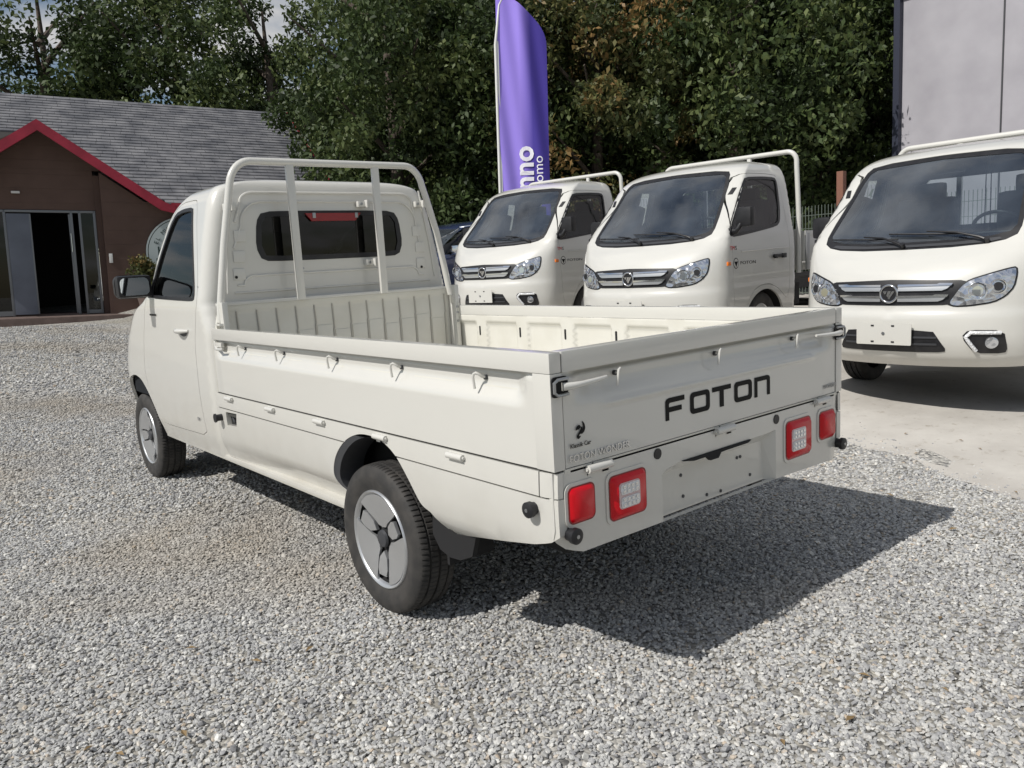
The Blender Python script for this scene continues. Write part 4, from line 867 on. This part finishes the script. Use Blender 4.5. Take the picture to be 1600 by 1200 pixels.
# ------------------------------------------------------------------ loose gravel stones (instanced mesh, nobody could count them)
STONE=mat('gravel_stones',(.35,.35,.34),.8,spec=.3)
nt_,b_=nodes(STONE);N_=nt_.nodes.new;L_=nt_.links.new
at=N_('ShaderNodeAttribute');at.attribute_type='INSTANCER';at.attribute_name='tone'
r1=N_('ShaderNodeValToRGB');L_(at.outputs['Fac'],r1.inputs[0]);e=r1.color_ramp.elements
e[0].position=0;e[0].color=(.19,.19,.195,1);e[1].position=1;e[1].color=(.78,.77,.73,1)
for p_,c_ in ((.25,(.34,.34,.345,1)),(.55,(.49,.49,.475,1)),(.80,(.62,.61,.58,1)),(.87,(.52,.43,.33,1)),(.90,(.66,.65,.61,1))):
    q=e.new(p_);q.color=c_
n_=N_('ShaderNodeTexNoise');n_.inputs['Scale'].default_value=1.6;n_.inputs['Detail'].default_value=5
tcx=N_('ShaderNodeTexCoord');L_(tcx.outputs['Object'],n_.inputs['Vector'])
mm=N_('ShaderNodeMix');mm.data_type='RGBA';mm.blend_type='MULTIPLY';mm.inputs[0].default_value=.6;L_(r1.outputs[0],mm.inputs[6]);L_(n_.outputs[0],mm.inputs[7])
sc_=N_('ShaderNodeVectorMath');sc_.operation='SCALE';sc_.inputs['Scale'].default_value=1.26;L_(mm.outputs[2],sc_.inputs[0]);ad_=N_('ShaderNodeAttribute');ad_.attribute_type='INSTANCER';ad_.attribute_name='dust';md=N_('ShaderNodeMix');md.data_type='RGBA';L_(ad_.outputs['Fac'],md.inputs[0]);L_(sc_.outputs[0],md.inputs[6]);md.inputs[7].default_value=(.36,.31,.24,1);L_(md.outputs[2],b_.inputs['Base Color'])
def gravel(name,pts,scale,tone,stones):
    me=bpy.data.meshes.new(name); me.vertices.add(len(pts)); me.vertices.foreach_set('co',pts.ravel().astype(np.float32))
    for nm,d in (('scale',scale),('tone',tone),('dust',DUST)):
        a=me.attributes.new(nm,'FLOAT','POINT'); a.data.foreach_set('value',d.astype(np.float32))
    a=me.attributes.new('rot','FLOAT_VECTOR','POINT'); rt=rng.random((len(pts),3))*[1.2,1.2,6.28]-[.6,.6,0]; a.data.foreach_set('vector',rt.ravel().astype(np.float32))
    a=me.attributes.new('pick','INT','POINT'); a.data.foreach_set('value',rng.integers(0,stones,len(pts)).astype(np.int32))
    o=link(bpy.data.objects.new(name,me)); o['kind']='stuff'; o['label']='loose grey crushed gravel covering the yard'; o['category']='gravel'
    ng=bpy.data.node_groups.new(name,'GeometryNodeTree'); ng.interface.new_socket('Geometry',in_out='INPUT',socket_type='NodeSocketGeometry'); ng.interface.new_socket('Geometry',in_out='OUTPUT',socket_type='NodeSocketGeometry')
    N=ng.nodes.new;L=ng.links.new;gi=N('NodeGroupInput');go=N('NodeGroupOutput');ip=N('GeometryNodeInstanceOnPoints')
    j=N('GeometryNodeGeometryToInstance')
    for k in range(stones):
        ic=N('GeometryNodeMeshIcoSphere');ic.inputs['Radius'].default_value=1;ic.inputs['Subdivisions'].default_value=1
        rv=N('FunctionNodeRandomValue');rv.data_type='FLOAT_VECTOR';rv.inputs['Seed'].default_value=k*7+3
        rv.inputs[0].default_value=(-.30,-.30,-.30);rv.inputs[1].default_value=(.30,.30,.30)
        sp=N('GeometryNodeSetPosition');L(ic.outputs['Mesh'],sp.inputs['Geometry']);L(rv.outputs[0],sp.inputs['Offset'])
        tr=N('GeometryNodeTransform');tr.inputs['Scale'].default_value=(1.0,.62+.07*(k%4),.50+.06*(k%3));L(sp.outputs[0],tr.inputs['Geometry'])
        sm=N('GeometryNodeSetMaterial');sm.inputs['Material'].default_value=STONE;L(tr.outputs[0],sm.inputs['Geometry']);L(sm.outputs[0],j.inputs[0])
    def at(nm,t):
        a=N('GeometryNodeInputNamedAttribute');a.data_type=t;a.inputs['Name'].default_value=nm;return a.outputs[0]
    L(gi.outputs[0],ip.inputs['Points']);L(j.outputs[0],ip.inputs['Instance']);ip.inputs['Pick Instance'].default_value=True
    L(at('pick','INT'),ip.inputs['Instance Index']);L(at('rot','FLOAT_VECTOR'),ip.inputs['Rotation']);L(at('scale','FLOAT'),ip.inputs['Scale']);L(ip.outputs[0],go.inputs[0])
    m=o.modifiers.new('stones','NODES');m.node_group=ng; return o

# points: dense near the camera, thinner farther off; a margin beyond the frame on both sides
def scatter(n,d0,d1,margin=.16):
    h=math.tan(math.atan(800/1245.75)+margin); P=[]
    d=np.sqrt(rng.random(n)*(d1**2-d0**2)+d0**2); s=(rng.random(n)*2-1)*h
    x=CAM[0]+_fh[0]*d+_rh[0]*d*s; y=CAM[1]+_fh[1]*d+_rh[1]*d*s; return x,y
_fh=np.array([-math.sin(YAW),math.cos(YAW)]);_rh=np.array([math.cos(YAW),math.sin(YAW)])
allx=[];ally=[];alls=[]
for n,d0,d1,s0,s1 in ((115000,1.3,4.4,.0062,.0108),(130000,4.4,8.5,.008,.013),(80000,8.5,16,.012,.020)):
    x,y=scatter(n,d0,d1); sc=s0+(s1-s0)*rng.random(n)**1.5
    big=rng.random(n)<.03; sc[big]*=1.5
    e_=xedge(y); keep=(x<e_+.02)|((x<e_+.02+rng.exponential(.09,n))&(y<13)&(rng.random(n)<.5))
    keep&=~((np.abs(x)<.5)&(y>.6)&(y<4.3)&(rng.random(n)<.5))
    # not inside the showroom step
    q=(np.c_[x,y]-[2.09,18.013])@np.array([[math.cos(math.radians(-12)),-math.sin(math.radians(-12))],[math.sin(math.radians(-12)),math.cos(math.radians(-12))]])
    keep&=~(q[:,1]>-1.35)
    allx.append(x[keep]);ally.append(y[keep]);alls.append(sc[keep])
x=np.concatenate(allx);y=np.concatenate(ally);sc=np.concatenate(alls)
lump=.004*np.sin(x*3.1+y*1.7)+.003*np.sin(x*7.3-y*5.9)
pts=np.c_[x,y,gh(x,y)+sc*(.25+.3*rng.random(len(x)))]
patch=.5+.5*np.sin(x*1.3+1.1*np.sin(y*.9)+2)*np.sin(y*1.1+1.3*np.sin(x*.8)); fine=np.sin(x*4.1+2*np.sin(y*3.3))*np.sin(y*4.7+1.5*np.sin(x*3.9))
DUST=np.clip((patch-.62)*1.6+.25*fine,0,1)*.75
gravel('gravel',pts,sc,np.clip(rng.normal(.5,.22,len(x))-.10*(patch-.5)+.03*fine,0,1),7)

# a few dry leaves and weeds blown onto the stones
DRY=mat('dry_leaf',(.22,.15,.07),.8)
b=MB()
for i in range(170):
    x=rng.uniform(-4.5,3.2);y=rng.uniform(-1.2,9) if i%3 else rng.uniform(-.8,1.5)
    if -.9<x<.9 and -.1<y<4.9: continue
    z=float(gh(x,y))+.014;a=rng.uniform(0,6.28);s_=rng.uniform(.012,.028);c,sn=math.cos(a)*s_,math.sin(a)*s_
    b.add([(x-c,y-sn,z),(x+sn*.4,y-c*.4,z+.006),(x+c,y+sn,z+.003),(x-sn*.4,y+c*.4,z+.007)],[(0,1,2,3)])
dl_=b.build('dry_leaves',DRY,None,None); tag(dl_,'small dry leaves scattered over the grey gravel','leaves',kind='stuff')
# ------------------------------------------------------------------ showroom building at the left
BA=math.radians(-12)
BW=mat('brown_boarding',(.06,.035,.032),.7)
nt_,b_=nodes(BW);N_=nt_.nodes.new;L_=nt_.links.new
tc_=N_('ShaderNodeTexCoord');wv=N_('ShaderNodeTexWave');wv.bands_direction='Z';wv.wave_profile='SAW';wv.inputs['Scale'].default_value=1.05;wv.inputs['Distortion'].default_value=0;L_(tc_.outputs['Object'],wv.inputs['Vector'])
bp_=N_('ShaderNodeBump');bp_.inputs['Distance'].default_value=.02;bp_.inputs['Strength'].default_value=.8;L_(wv.outputs[0],bp_.inputs['Height']);L_(bp_.outputs[0],b_.inputs['Normal'])
n_=N_('ShaderNodeTexNoise');n_.inputs['Scale'].default_value=3;n_.inputs['Detail'].default_value=8;L_(tc_.outputs['Object'],n_.inputs['Vector'])
r1=N_('ShaderNodeValToRGB');r1.color_ramp.elements[0].color=(.080,.046,.035,1);r1.color_ramp.elements[1].color=(.130,.078,.060,1);L_(n_.outputs[0],r1.inputs[0]);L_(r1.outputs[0],b_.inputs['Base Color'])
REDF=mat('red_fascia',(.30,.012,.035),.5); noise_mix(REDF,(.26,.010,.030),(.36,.018,.045),3,6)
SHING=mat('grey_shingles',(.2,.2,.21),.9); noise_mix(SHING,(.085,.088,.10),(.19,.19,.20),2.2,8,.35,.65,.4,30,.01)
ALU=mat('grey_aluminium',(.20,.21,.22),.45,.6); DOORG=mat('grey_door_leaf',(.13,.15,.19),.5); noise_mix(DOORG,(.115,.13,.165),(.15,.17,.21),2,5)
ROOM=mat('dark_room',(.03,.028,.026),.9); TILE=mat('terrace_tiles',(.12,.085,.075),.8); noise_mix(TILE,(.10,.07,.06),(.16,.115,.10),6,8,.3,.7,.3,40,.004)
WHITE=mat('white_plastic',(.7,.7,.68),.5)
bd=empty('showroom_building',(2.09,18.013,.74),BA,label='brown boarded building with a red edged gable over its glazed entrance',cat='building')
bd.rotation_euler=(0,math.radians(2.2),BA)
PG=glass('pane_glass',(.30,.33,.32),1.55)
def bx(name,x0,x1,y0,y1,z0,z1,m_,bev=0,par=bd): return MB().box(((x0+x1)/2,(y0+y1)/2,(z0+z1)/2),(x1-x0,y1-y0,z1-z0),bev).build(name,m_,par)
bx('wall',.24,6.2,-.38,-.2,-.3,2.42,BW); bx('wall',.24,.42,-.2,4.6,-.3,2.9,BW)
bx('wall',6.02,6.2,-.2,6,-.3,2.42,BW)
MB().prism([(.24,2.421),(1.10,2.421),(.24,3.03)],lambda a,b,h:(a,h,b),-.38,-.2).build('gable',BW,bd)
# entrance wall with the door opening
bx('wall',.12,.238,-.02,.15,-.3,3.0,BW); bx('wall',-2.72,.118,-.02,.15,2.25,3.1,BW); bx('wall',-4.2,-2.72,-.02,.15,-.3,3.0,BW)
MB().prism([(-4.1,3.0),(-.82,3.0),(.238,3.0),(.238,3.22),(-.82,3.95),(-3.5,2.2+.8)][0:0] or [(-3.3,3.102),(.60,3.102),(-.82,4.05),(-2.2,3.35)],lambda a,b,h:(a,h,b),-.02,.15).build('gable',BW,bd)
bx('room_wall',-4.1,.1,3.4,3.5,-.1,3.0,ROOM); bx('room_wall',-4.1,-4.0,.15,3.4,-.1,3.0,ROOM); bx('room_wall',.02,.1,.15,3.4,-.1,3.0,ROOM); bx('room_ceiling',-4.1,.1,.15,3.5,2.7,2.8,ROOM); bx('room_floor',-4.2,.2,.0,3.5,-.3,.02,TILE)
# frames and panes
fr=MB()
for x in (-2.68,-1.60,-.36,-.20,.085): fr.box((x,.0,1.12),(.05,.08,2.24),.006)
fr.box((-1.30,.0,2.215),(2.80,.08,.05),.006); fr.box((-2.14,.0,.06),(1.06,.07,.10)); fr.box((-.06,.0,.05),(.26,.07,.08))
fr.build('door_frame',ALU,bd)
for x0,x1 in ((-2.655,-1.625),(-.175,.06)): bx('window_pane',x0,x1,-.005,.005,.10,2.19,PG)
dl=bx('door_leaf',-1.57,-1.14,-.07,-.03,.03,2.16,DOORG,.005); bx('door_panel_edge',-1.15,-1.12,-.075,-.025,.03,2.16,ALU,.003,dl)
bx('half_open_door',-.42,-.36,.0,.7,.03,2.16,ALU,.003)
MB().cyl((-.39,-.05,1.35),(-.39,-.05,1.75),.012,8).build('door_handle',CHROME,bd)
bx('terrace_step',-4.6,1.3,-1.3,.0,-.35,-.01,TILE,.01)
bx('switch_box',.30,.37,-.405,-.38,1.10,1.30,WHITE,.006)
b=MB().box((-1.35,-.06,2.60),(.16,.06,.05),.015); b.build('wall_light',WHITE,bd)
# roofs
def slab(name,P,th,m_,par=bd):
    P=[Vector(p) for p in P]; n=(P[1]-P[0]).cross(P[-1]-P[0]).normalized()*th; k=len(P)
    return mk(name,[p[:] for p in P]+[(p-n)[:] for p in P],[tuple(range(k)),tuple(range(k,2*k))[::-1]]+[(i,k+i,k+(i+1)%k,(i+1)%k) for i in range(k)],m_,par)
ez=2.33; tp=math.tan(math.radians(30)); RD=5.6
# shingle courses, each a strip overlapping the one below
sh=MB(); NC=34
for i in range(NC):
    y0=-.64+RD*i/NC;y1=-.64+RD*(i+1.25)/NC;z0=ez+.045+tp*(y0+.64)+.022;z1=ez+.045+tp*(y1+.64)-.004
    x=-4.4+ (.16 if i%2 else 0)
    while x<5.55:
        w_=.33*(.9+.25*rng.random()); x1=min(x+w_-.006,5.55); xa=max(x,-4.4)
        xg=-.82+(4.02-z0)/.70
        if x1<xg and y0<2.6: x+=w_; continue
        if y0<2.6: xa=max(xa,xg)
        dz=rng.random()*.008
        if x1-xa>.03: sh.add([(xa,y0,z0+dz),(x1,y0,z0+dz),(x1,y1,z1),(xa,y1,z1),(xa,y0,z0-.02)],[(0,1,2,3)]); 
        if x1-xa>.03: sh.add([(xa,y0,z0+dz),(x1,y0,z0+dz),(x1,y0,z0-.03),(xa,y0,z0-.03)],[(3,2,1,0)])
        x+=w_
rf=sh.build('shingle_roof',SHING,bd,None); rf['kind']='stuff'
slab('roof_deck',[(1.55,-.60,ez+.03),(5.50,-.60,ez+.03),(5.50,-.64+RD,ez+.03+tp*RD),(-4.4,-.64+RD,ez+.03+tp*RD),(-4.4,1.2,ez+.03+tp*1.84),(1.55,1.2,ez+.03+tp*1.84)],.06,ROOM)
slab('roof_back',[(5.50,-.64+RD,ez+.03+tp*RD),(5.50,8,1.8),(-4.4,8,1.8),(-4.4,-.64+RD,ez+.03+tp*RD)],.08,SHING)
bx('fascia',1.62,5.55,-.66,-.62,ez-.11,ez+.06,REDF)
slab('fascia',[(5.555,-.64,ez-.10),(5.555,-.64,ez+.08),(5.555,-.64+RD,ez+.10+tp*RD),(5.555,-.64+RD,ez-.08+tp*RD)],.03,REDF)
# the entrance gable: right rake comes down to the eave
gz=ez-.10; px_=-.82; pz=3.82
def rake(x0,z0,x1,z1,h): return MB().prism([(x0,z0),(x1,z1),(x1,z1+h),(x0,z0+h)],lambda a,b,hh:(a,-.66+hh,b),-.0,.05)
b=MB().prism([(1.70,2.16),(1.40,2.23),(px_,3.80),(px_,4.02),(1.47,2.42),(1.62,2.345),(1.70,2.345)],lambda a,b,hh:(a,-.66+hh,b),-.012,.045); b.build('gable_fascia',REDF,bd)
b=MB().prism([(px_,3.80),(-3.4,2.0),(-3.4,2.22),(px_,4.02)],lambda a,b,hh:(a,-.66+hh,b),-.012,.045); b.build('gable_fascia',REDF,bd)
slab('gable_roof',[(1.45,-.62,2.41),(1.45,1.3,2.41),(px_,3.2,4.0),(px_,-.62,4.0)][::1],.10,SHING)
slab('gable_roof',[(px_,-.62,4.0),(px_,3.2,4.0),(-3.4,1.0,2.2),(-3.4,-.62,2.2)],.10,BW)
bx('wall',6.0,6.2,-.2,7.5,-.3,2.3,BW)
mk('gable_wall',[(5.3,-.3,2.3),(5.3,7.5,2.0),(5.3,-.64+RD,ez+tp*RD-.05),(5.3,-.3,-.3),(5.3,7.5,-.3)],[(0,1,2),(3,4,1,0)],BW,bd)
for o_ in list(bd.children):
    if o_.name.startswith('wall') and abs(sum(v.co.x for v in o_.data.vertices)/8-6.11)<.2: bpy.data.objects.remove(o_)
# round dealer sign
SGN=mat('pale_sign_face',(.46,.52,.52),.5); 
sg_=empty('round_sign',label='round pale wall sign with Klassik Car lettering beside the entrance',cat='sign'); sg_.parent=None
Mb=Matrix.Translation((2.09,18.013,.74))@Matrix.Rotation(BA,4,'Z')@Matrix.Rotation(math.radians(2.2),4,'Y')
sg_.matrix_world=Mb@Matrix.Translation((1.84,-.47,1.30))
DG=mat('sign_ink',(.02,.045,.040),.5)
SR=.80
b=MB().lathe([(.06,0.0),(.06,SR),(0,SR),(-.0,SR-.02)],56,'y'); b.build('sign_body',DG,sg_)
MB().lathe([(-.004,0),(-.004,SR-.05)],56,'y').build('sign_face',SGN,sg_); MB().lathe([(-.004,SR-.035),(-.004,SR-.0)],56,'y').build('sign_rim',SGN,sg_)
text('sign_lettering','Klassik Car',.27,lambda a,b,c:(a,-.008-c,b-.04),DG,sg_,.002,'CENTER',.92,.004)
MB().box((0,-.007,-.14),(1.20,.006,.055)).build('sign_bar',DG,sg_)
MB().tube([(.44*math.cos(a),-.008,.05+.44*math.sin(a)) for a in np.radians(np.linspace(25,155,20))],.02,6).build('sign_arc',DG,sg_)
for i,ch in enumerate('EL MUNDO DEL AUTO'):
    a=math.radians(158-i*8.5); 
    if ch!=' ': text('sign_lettering',ch,.125,lambda x,y,c,a=a:((.58+y)*math.cos(a)+x*math.sin(a),-.008-c,(.58+y)*math.sin(a)-x*math.cos(a)),DG,sg_,.002,'CENTER')
# ------------------------------------------------------------------ foliage
def leafmat(name,c1,c2,c3):
    m=mat(name,c2,.55,spec=.35); nt,b=nodes(m);N=nt.nodes.new;L=nt.links.new
    at=N('ShaderNodeAttribute');at.attribute_name='tone';r=N('ShaderNodeValToRGB');e=r.color_ramp.elements;e[0].color=(*c1,1);e[1].color=(*c3,1);q=e.new(.5);q.color=(*c2,1);L(at.outputs['Fac'],r.inputs[0]);L(r.outputs[0],b.inputs['Base Color'])
    tl=N('ShaderNodeBsdfTranslucent');L(r.outputs[0],tl.inputs[0]);ms=N('ShaderNodeMixShader');ms.inputs[0].default_value=.25;o=nt.nodes['Material Output'];L(b.outputs[0],ms.inputs[1]);L(tl.outputs[0],ms.inputs[2]);L(ms.outputs[0],o.inputs[0]);return m
LEAF=leafmat('leaves',(.020,.034,.010),(.055,.085,.026),(.13,.16,.055)); LEAF2=leafmat('rusty_leaves',(.045,.06,.018),(.12,.13,.045),(.26,.16,.06))
BARK=mat('bark',(.09,.07,.055),.9); noise_mix(BARK,(.05,.04,.03),(.13,.10,.08),12,8,.3,.7,.6,40,.02)
def crown(name,clumps,per,size,m,seed,spread=.42,long=1.9):
    r=np.random.default_rng(seed); C=[];
    for (x,y,z,rad) in clumps:
        p=r.normal(0,1,(per,3)); p/=np.linalg.norm(p,axis=1,keepdims=True); p*=(rad*(.35+.65*r.random((per,1))**.5)); C.append(np.array([x,y,z])+p*[1,1,.8])
    P=np.concatenate(C);n=len(P); d=r.normal(0,1,(n,3));d[:,2]-=.25;d/=np.linalg.norm(d,axis=1,keepdims=True); q=r.normal(0,1,(n,3)); w=np.cross(d,q);w/=np.linalg.norm(w,axis=1,keepdims=True)
    s=size*(.6+.7*r.random((n,1))); V=np.empty((n,4,3)); V[:,0]=P;V[:,1]=P+d*s*long*.5+w*s*.5;V[:,2]=P+d*s*long;V[:,3]=P+d*s*long*.5-w*s*.5; V[:,1,2]+=.15*s[:,0];V[:,3,2]+=.15*s[:,0]
    me=bpy.data.meshes.new(name);me.vertices.add(4*n);me.vertices.foreach_set('co',V.ravel());me.loops.add(4*n);me.loops.foreach_set('vertex_index',np.arange(4*n));me.polygons.add(n);me.polygons.foreach_set('loop_start',np.arange(n)*4)
    me.update(calc_edges=True); a=me.attributes.new('tone','FLOAT','POINT'); t=np.clip(np.repeat(r.normal(.45,.25,len(clumps)),per)+r.normal(0,.2,n),0,1);a.data.foreach_set('value',np.repeat(t,4).astype(np.float32));me.materials.append(m);return me
def clumps(seed,n,rx,rz,zc,r0=.38,r1=.75,low=None):
    r=np.random.default_rng(seed);out=[]
    while len(out)<n:
        p=r.normal(0,1,3);p/=np.linalg.norm(p);k=.55+.45*r.random();x,y,z=p[0]*rx*k,p[1]*rx*k,zc+p[2]*rz*k
        if z>.15: out.append((x,y,z,r0+(r1-r0)*r.random()))
    return out
CM=[crown('crown',clumps(i+1,80,2.15,3.1,3.5),330,.068,LEAF if i!=2 else LEAF2,i+20) for i in range(4)]
TK=[]
for i in range(2):
    b=MB(); r=random.Random(i); b.tube([(0,0,-.3),(.05,.03,1),(.0,.1,2.4),(.12,.05,4.4),(.1,.0,6.2)],[.20,.16,.13,.08,.03],10)
    for k in range(9):
        z=1.2+k*.5;a=r.random()*6.28;b.tube([(.03,.05,z),(.7*math.cos(a),.7*math.sin(a),z+.5),(1.5*math.cos(a),1.5*math.sin(a),z+1.1)],[.07,.045,.015],7)
    o=b.build('trunk',BARK,None); TK.append(o.data); bpy.data.objects.remove(o)
def place(depth,px):
    s=(px-800)/1245.75; return CAM[0]+_fh[0]*depth+_rh[0]*depth*s, CAM[1]+_fh[1]*depth+_rh[1]*depth*s
TREES=[(21.5,590,0,1.0,'leftmost tree of the hedge row, rising beside the shingle roof'),(16.5,650,1,.95,'dense green tree behind the headboard rack of the parked pickup'),(18.8,745,3,1.15,'dark tree directly left of the purple banner'),(17.0,835,0,1.0,'tree whose leaves show right of the purple banner'),(15.8,955,2,.9,'tree with rusty tinted leaves above the farthest cream pickup'),(18.0,1045,1,1.15,'tall dark tree behind the roof of the middle cream pickup'),(15.5,1150,3,1.0,'tree behind the rack of the middle cream pickup'),(16.8,1265,0,1.1,'rightmost dark tree behind the mesh fence'),(25,680,3,1.4,'tall tree at the back between the roof and the headboard rack'),(22,900,1,1.4,'tall tree at the back right of the banner'),(20,1340,1,1.4,'tall tree at the back beside the grey wall'),(22,1130,0,1.5,'tall tree at the back above the middle cream pickup'),(22,740,0,1.5,'tallest tree at the back behind the purple banner'),(31,470,1,1.6,'tall tree behind the ridge of the shingle roof'),(33,320,3,1.9,'tree showing above the middle of the shingle roof'),(33,130,0,1.9,'tree standing behind the gable of the brown building')]
for i,(d_,px,v,sc,lab) in enumerate(TREES):
    x,y=place(d_,px); t=empty('broadleaf_tree',(x,y,float(gh(x,y))),i*1.7,label=lab,cat='tree',group='trees along the back of the yard'); t.scale=(sc,sc,sc*(1.05 if i<8 else 1.0))
    link(bpy.data.objects.new('crown',CM[v]),t); link(bpy.data.objects.new('trunk',TK[i%2]),t)
# low undergrowth that closes the view beneath the crowns
cl=[]; r=np.random.default_rng(5)
for k in range(240):
    d_=15.2+r.random()*5; px=545+r.random()*900; x,y=place(d_,px); cl.append((x,y,float(gh(x,y))+r.random()*1.9,.45+.25*r.random()))
um=crown('undergrowth',cl,260,.07,LEAF,77); o=link(bpy.data.objects.new('undergrowth',um)); tag(o,'dense dark undergrowth below the trees at the back','undergrowth',kind='stuff')
sl_=MB()
# earth bank rising behind the undergrowth
BANK=mat('dark_soil_bank',(.03,.028,.02),.95)
V=[];
for px in range(380,1700,60):
    for d_,z in ((21.5,-.2),(23.5,1.6),(27,3.2)):
        x,y=place(d_,px);V.append((x,y,float(gh(x,y))+z+.2*math.sin(px*.03)))
n=len(V)//3; bk=mk('bank',V,[(3*i+j,3*i+3+j,3*i+4+j,3*i+1+j) for i in range(n-1) for j in range(2)],BANK,None,60); bk['kind']='structure'
# potted shrubs before the showroom wall
for i,(a_,o_,h_,lab) in enumerate(((1.0,-.75,.85,'leafy shrub standing below the round sign, left of the pickup mirror'),(2.3,-.8,.9,'leafy shrub seen through the pickup cab window'))):
    p=Mb@Vector((a_,o_,-.02)); t=empty('potted_shrub',p,0,label=lab,cat='shrub',group='shrubs by the showroom wall')
    m_=crown('foliage',clumps(40+i,16,.28,.42,.85,.12,.22),120,.045,LEAF2 if i==0 else LEAF,50+i); link(bpy.data.objects.new('foliage',m_),t)
    MB().lathe([(0,0),(0,.16),(.35,.21),(.35,.19),(.30,.0)],20,'z').build('pot',TILE,t)
# ------------------------------------------------------------------ purple feather banner
PUR=mat('purple_banner_cloth',(.20,.14,.62),.75); BLU=(.065,.035,.30)
nt_,b_=nodes(PUR);N_=nt_.nodes.new;L_=nt_.links.new
g_=N_('ShaderNodeTexCoord');s_=N_('ShaderNodeSeparateXYZ');L_(g_.outputs['Object'],s_.inputs[0]);r1=N_('ShaderNodeValToRGB');mr=N_('ShaderNodeMapRange');mr.inputs[1].default_value=0;mr.inputs[2].default_value=.76;L_(s_.outputs[0],mr.inputs[0]);L_(mr.outputs[0],r1.inputs[0])
e=r1.color_ramp.elements;e[0].position=.42;e[0].color=(.33,.24,.80,1);e[1].position=.66;e[1].color=(.055,.035,.30,1);L_(r1.outputs[0],b_.inputs['Base Color'])
bx_,by_=5.58,7.97
bn=empty('feather_banner',(bx_,by_,float(gh(bx_,by_))),YAW+math.radians(4),label='purple feather banner with white lettering beside the farthest cream pickup',cat='banner')
bn.rotation_euler=(0,math.radians(1.5),YAW+math.radians(4))
def bl(a,b): return -.02-.03*np.sin(a*9+b*1.1)*np.clip(a*3,0,1)-.012*np.sin(a*23+b*2.7)
nx_,nz_=30,60;V=[]
for j in range(nz_+1):
    z=.75+3.95*j/nz_; top=1 if z<4.0 else math.cos((z-4.0)/.75*math.pi/2*.92)
    for i in range(nx_+1):
        a=.74*i/nx_*top; V.append((a,float(bl(np.float64(a),np.float64(z))),z))
bo=mk('banner_cloth',V,[(j*(nx_+1)+i,j*(nx_+1)+i+1,(j+1)*(nx_+1)+i+1,(j+1)*(nx_+1)+i) for j in range(nz_) for i in range(nx_)],PUR,bn,180)
MB().tube([(-.02,-.02,0),(-.02,-.02,4.0),(.05,-.02,4.55),(.16,-.02,4.75)],[.022,.022,.014,.01],10).build('pole',WHITE,bn)
MB().box((.0,-.022,2.4),(.045,.006,3.3)).build('pole_sleeve',WHITE,bn)
MB().box((0,0,.03),(.5,.5,.05),.01).build('banner_base',BLACK,bn)
BT=mat('white_print',(.85,.84,.90),.6)
text('banner_lettering','Inno',.42,lambda a,b,c:(.49-b,float(bl(np.float64(.49-b),np.float64(1.79+a)))-.012-c,1.79+a),BT,bn,.0005,'LEFT',1.0,.010)
text('banner_lettering','Automo',.20,lambda a,b,c:(.635-b,float(bl(np.float64(.635-b),np.float64(1.69+a)))-.010-c,1.69+a),BT,bn,.0005,'LEFT',1.05)
# ------------------------------------------------------------------ mesh fence, posts and the grey wall at the right
FEN=mat('fence_wire',(.16,.19,.16),.5,.3); RUST=mat('brown_post',(.20,.09,.06),.8)
def fence(p0,p1,h,lab):
    p0=np.array(p0);p1=np.array(p1);L0=np.linalg.norm(p1-p0);d=(p1-p0)/L0; z0=float(gh(*p0)); f=empty('mesh_fence',(p0[0],p0[1],z0),math.atan2(d[1],d[0]),label=lab,cat='fence')
    n=int(L0/2.4)+1
    for k in range(n+1): MB().box((min(k*2.4,L0),0,h/2),(.05,.05,h+.1)).build('fence_post',FEN,f)
    for k in range(n):
        a=k*2.4;e=min(a+2.4,L0);b=MB()
        x=a+.03
        while x<e: b.box((x,0,h/2),(.007,.007,h-.05)); x+=.055
        z=.05
        while z<h: b.box(((a+e)/2,.008,z),(e-a,.008,.008)); z+=.2
        b.build('wire_panel',FEN,f)
    return f
fence((9.6,8.5),(9.3,-2.5),1.42,'green wire mesh fence behind the row of cream pickups')
x,y=place(11.9,1320); MB().box((x,y,float(gh(x,y))+1.02),(.10,.10,2.04),.008).build('wooden_post',RUST); tag(bpy.data.objects['wooden_post'],'reddish brown post standing at the mesh fence left of the nearest cream pickup','post')
GW=mat('grey_cladding',(.36,.35,.38),.7); noise_mix(GW,(.31,.30,.33),(.40,.39,.42),1.5,6,.3,.7,.15,30,.004)
wl=empty('grey_building',(12.1,4.95,.7),math.radians(-90),label='plain grey clad building behind the nearest cream pickup',cat='building')
MB().box((4.2,.9,2.3),(8.3,1.8,4.9)).build('wall',GW,wl); MB().box((.0,-.05,2.3),(.10,.14,4.9)).build('corner_post',mat('dark_steel',(.04,.045,.07),.5,.5),wl)
MB().box((4.2,.9,4.80),(8.6,2.1,.12)).build('roof_edge',TRIM,wl)
for k in range(5): MB().box((1.6+1.5*k,-.012,2.3),(.02,.02,4.7)).build('cladding_joint',TRIM,wl)
